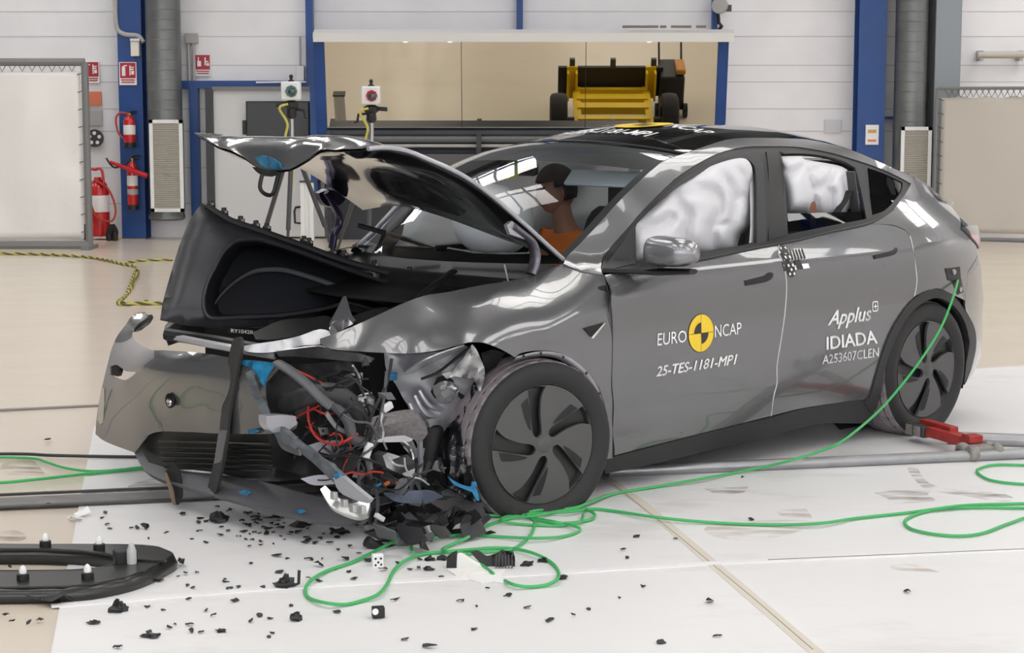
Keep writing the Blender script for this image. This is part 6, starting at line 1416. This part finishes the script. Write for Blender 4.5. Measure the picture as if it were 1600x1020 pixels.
flake((668, 1015), .03, 'black shard at the bottom edge in the middle', tilt=.5)
b = MB(); c_ = G((591, 968)); t = empty('push_switch', (c_.x, c_.y, 0), 'tiny black cube with a round white cap on the white floor', 'switch')
MB().box(c_+Vector((0, 0, .027)), (.042, .03, .036), Matrix.Rotation(.2, 3, 'Z')).build('switch_body', 'black_plastic', t, bevel=.003); MB().lathe([(0, .006), (.010, .006), (.011, 0)], c_+Vector((-.008, -.016, .032)), (0, -1, 0), 16).build('switch_cap', 'decal_white', t)
# white perforated block with olive scraps
c_ = G((590, 886)); t = empty('perforated_block', (c_.x, c_.y, 0), 'white block with dark holes under the splintered heap', 'block')
MB().box(c_+Vector((0, 0, .026)), (.042, .03, .05), Matrix.Rotation(.25, 3, 'Z')).build('block_body', 'decal_white', t, bevel=.004)
for dx, dz in ((-.010, .036), (.010, .036), (0, .022), (-.010, .012), (.011, .013)): MB().lathe([(0, .001), (.004, .001), (.0045, 0)], c_+Matrix.Rotation(.25, 3, 'Z') @ Vector((dx, -.0155, dz)), Matrix.Rotation(.25, 3, 'Z') @ Vector((0, -1, 0)), 8).build('hole', 'ink_black', t)
flake((598, 894), .03, 'flat olive scrap beside the white perforated block', mat('olive', (.12, .11, .06), .6), .1)
# white foam wedge, tape, ribbed black piece
def gsheet(name, px, hs, m, label, cat, thick=.006):
    P = [G(u, h) if h < .02 else V(u[0], u[1], G((u[0], u[1]+h*430)).y) for u, h in zip(px, hs)]
    return None
c_ = G((738, 890)); t = empty('foam_wedge', (c_.x, c_.y, 0), 'torn white foam wedge standing in front of the tyre', 'foam piece')
MB().prism([V(u[0], u[1], c_.y) for u in [(713,893),(714,866),(722,866),(742,878),(768,893)]], (0, .03, 0)).build('foam_body', mat('foam_white', (.80, .79, .76), .8), t, bevel=.003)
MB().prism([G((700,894), .0), G((760,890), .0), G((770,897), .0), G((712,903), .0)], (0, 0, .012)).build('foam_foot', 'foam_white', t)
t2 = gpoly([(728,897),(790,893),(782,905),(796,915),(770,912),(752,915),(735,908)], .007, .010, 'white_tape', mat('tape_white', (.86, .85, .84), .6), None); tag(t2, 'crumpled white tape stuck flat beside the foam wedge', 'tape')
c_ = G((703, 893)); o = MB().prism([V(u[0], u[1], c_.y+.03) for u in [(697,894),(698,872),(706,866),(714,862),(714,895)]], (0, .03, 0)); tag(o.build('black_block', 'black_plastic', bevel=.004), 'black upright broken block against the foam wedge', 'fragment')
c_ = G((775, 890)); t = empty('ribbed_piece', (c_.x, c_.y, 0), 'ribbed black broken panel lying right of the foam wedge', 'fragment')
RP = [(735,862),(748,860),(760,868),(775,864),(785,858),(800,864),(803,875),(802,888),(790,890),(775,886),(760,884),(748,876)]
P = smooth_poly([Vector(u) for u in RP], 3, 50); vs, T = cdt(P, (), 6); pts = [V(p.x, p.y, c_.y+.02+(890-p.y)*.0012+.010*math.sin(p.x*.9)*(p.x > 770)) for p in vs]
T = [q if (pts[q[1]]-pts[q[0]]).cross(pts[q[2]]-pts[q[0]]).dot(EYEV-pts[q[0]]) > 0 else q[::-1] for q in T]; skin('panel', pts, T, 'black_plastic', t, .008, None, -1, 25)
for k in range(6): MB().box(V(775+k*5, 877, c_.y-.0), (.004, .012, .05)).build('rib', mat('rib_grey', (.06, .06, .06), .5), t)
for u, s, lb in (((690,877), .03, 'black lump between the green loops left of the foam wedge'), ((671,878), .028, 'round black lump under the green loop left of the foam wedge'), ((824,886), .032, 'black shard right of the ribbed panel'), ((850,880), .03, 'black bar-shaped shard near the right bend of the green loop'), ((671,893), .024, 'black rod-shaped chip left of the black block')): lump(u, s, lb, h=.6)
flake((880, 907), .025, 'thin black flake outside the right bend of the green loop')
for px, s in (([(88,945)], .07), ([(66,942)], .06), ([(115,928)], .05)): flake(px[0], s, {88: 'large dark flat flap sticking out under the arch trim', 66: 'dark flat flap under the left part of the arch trim', 115: 'dark thin flap under the arch trim, nearest the slab edge'}[px[0][0]], mat('flap_dark', (.04, .04, .045), .5), .25)
# white torn paper at the rail end
for k, (u, s) in enumerate((((118, 815), .06), ((131, 808), .045))): flake(u, s, ('torn white paper hanging at the corner of the painted floor', 'second scrap of white paper at the corner of the painted floor')[k], 'sign_white', .8, 'paper_scrap', None, 'paper')
# small shards, where the photograph shows them
SM = [(165,805),(160,813),(168,823),(172,829),(205,828),(214,829),(232,845),(260,836),(285,807),(313,813),(310,820),(312,833),(356,833),(381,834),(417,835),(427,835),(452,838),(478,843),(478,849),(322,851),(300,845),(390,857),(449,876),(479,877),(487,877),(503,877),(392,884),(308,898),(290,901),(278,905),(250,911),(352,909),(293,919),(302,922),(353,914),(358,923),(372,921),(410,921),(134,938),(295,940),(231,952),(255,957),(322,958),(333,966),(367,943),(406,966),(421,970),(392,975),(273,979),(266,985),(300,991),(315,992),(296,980),(420,999),(426,993),(232,992),(184,1016),(482,907),(498,912),(437,898),(455,950),(523,893),(500,845),(540,878),(528,862),(477,852),(545,897),(553,908),(486,878),(617,942),(526,960),(720,943),(745,951),(762,923),(793,935),(825,953),(896,965),(920,956),(857,974),(862,972),(740,987),(632,1003),(455,835),(400,815),(412,826),(385,806),(440,828),(465,836),(492,852),(505,838),(515,852),(548,858),(560,868),(575,880),(622,884),(640,893),(655,878),(668,893),(690,905),(655,892),(905,795),(975,862),(980,875),(1004,920),(1055,845),(968,938),(1416,928),(1120,998),(1032,1008),(993,842),(1160,748),(1380,728),(1174,815),(75,690),(76,790),(340,795),(360,800),(20,975),(45,978),(62,973),(10,965),(15,890),(265,745),(205,690)]
for u in SM: flake(u, rnd.uniform(.010, .022)*(1 if u[1] > 700 else 1.3), m=rnd.choice(['black_plastic', 'black_plastic', 'trim_satin']))
for k in range(70):
    u = (rnd.gauss(445, 75), rnd.gauss(826, 16))
    if 180 < u[0] < 565 and 795+max(0, (u[0]-330)*.09) < u[1] < 900: flake(u, rnd.uniform(.007, .024))
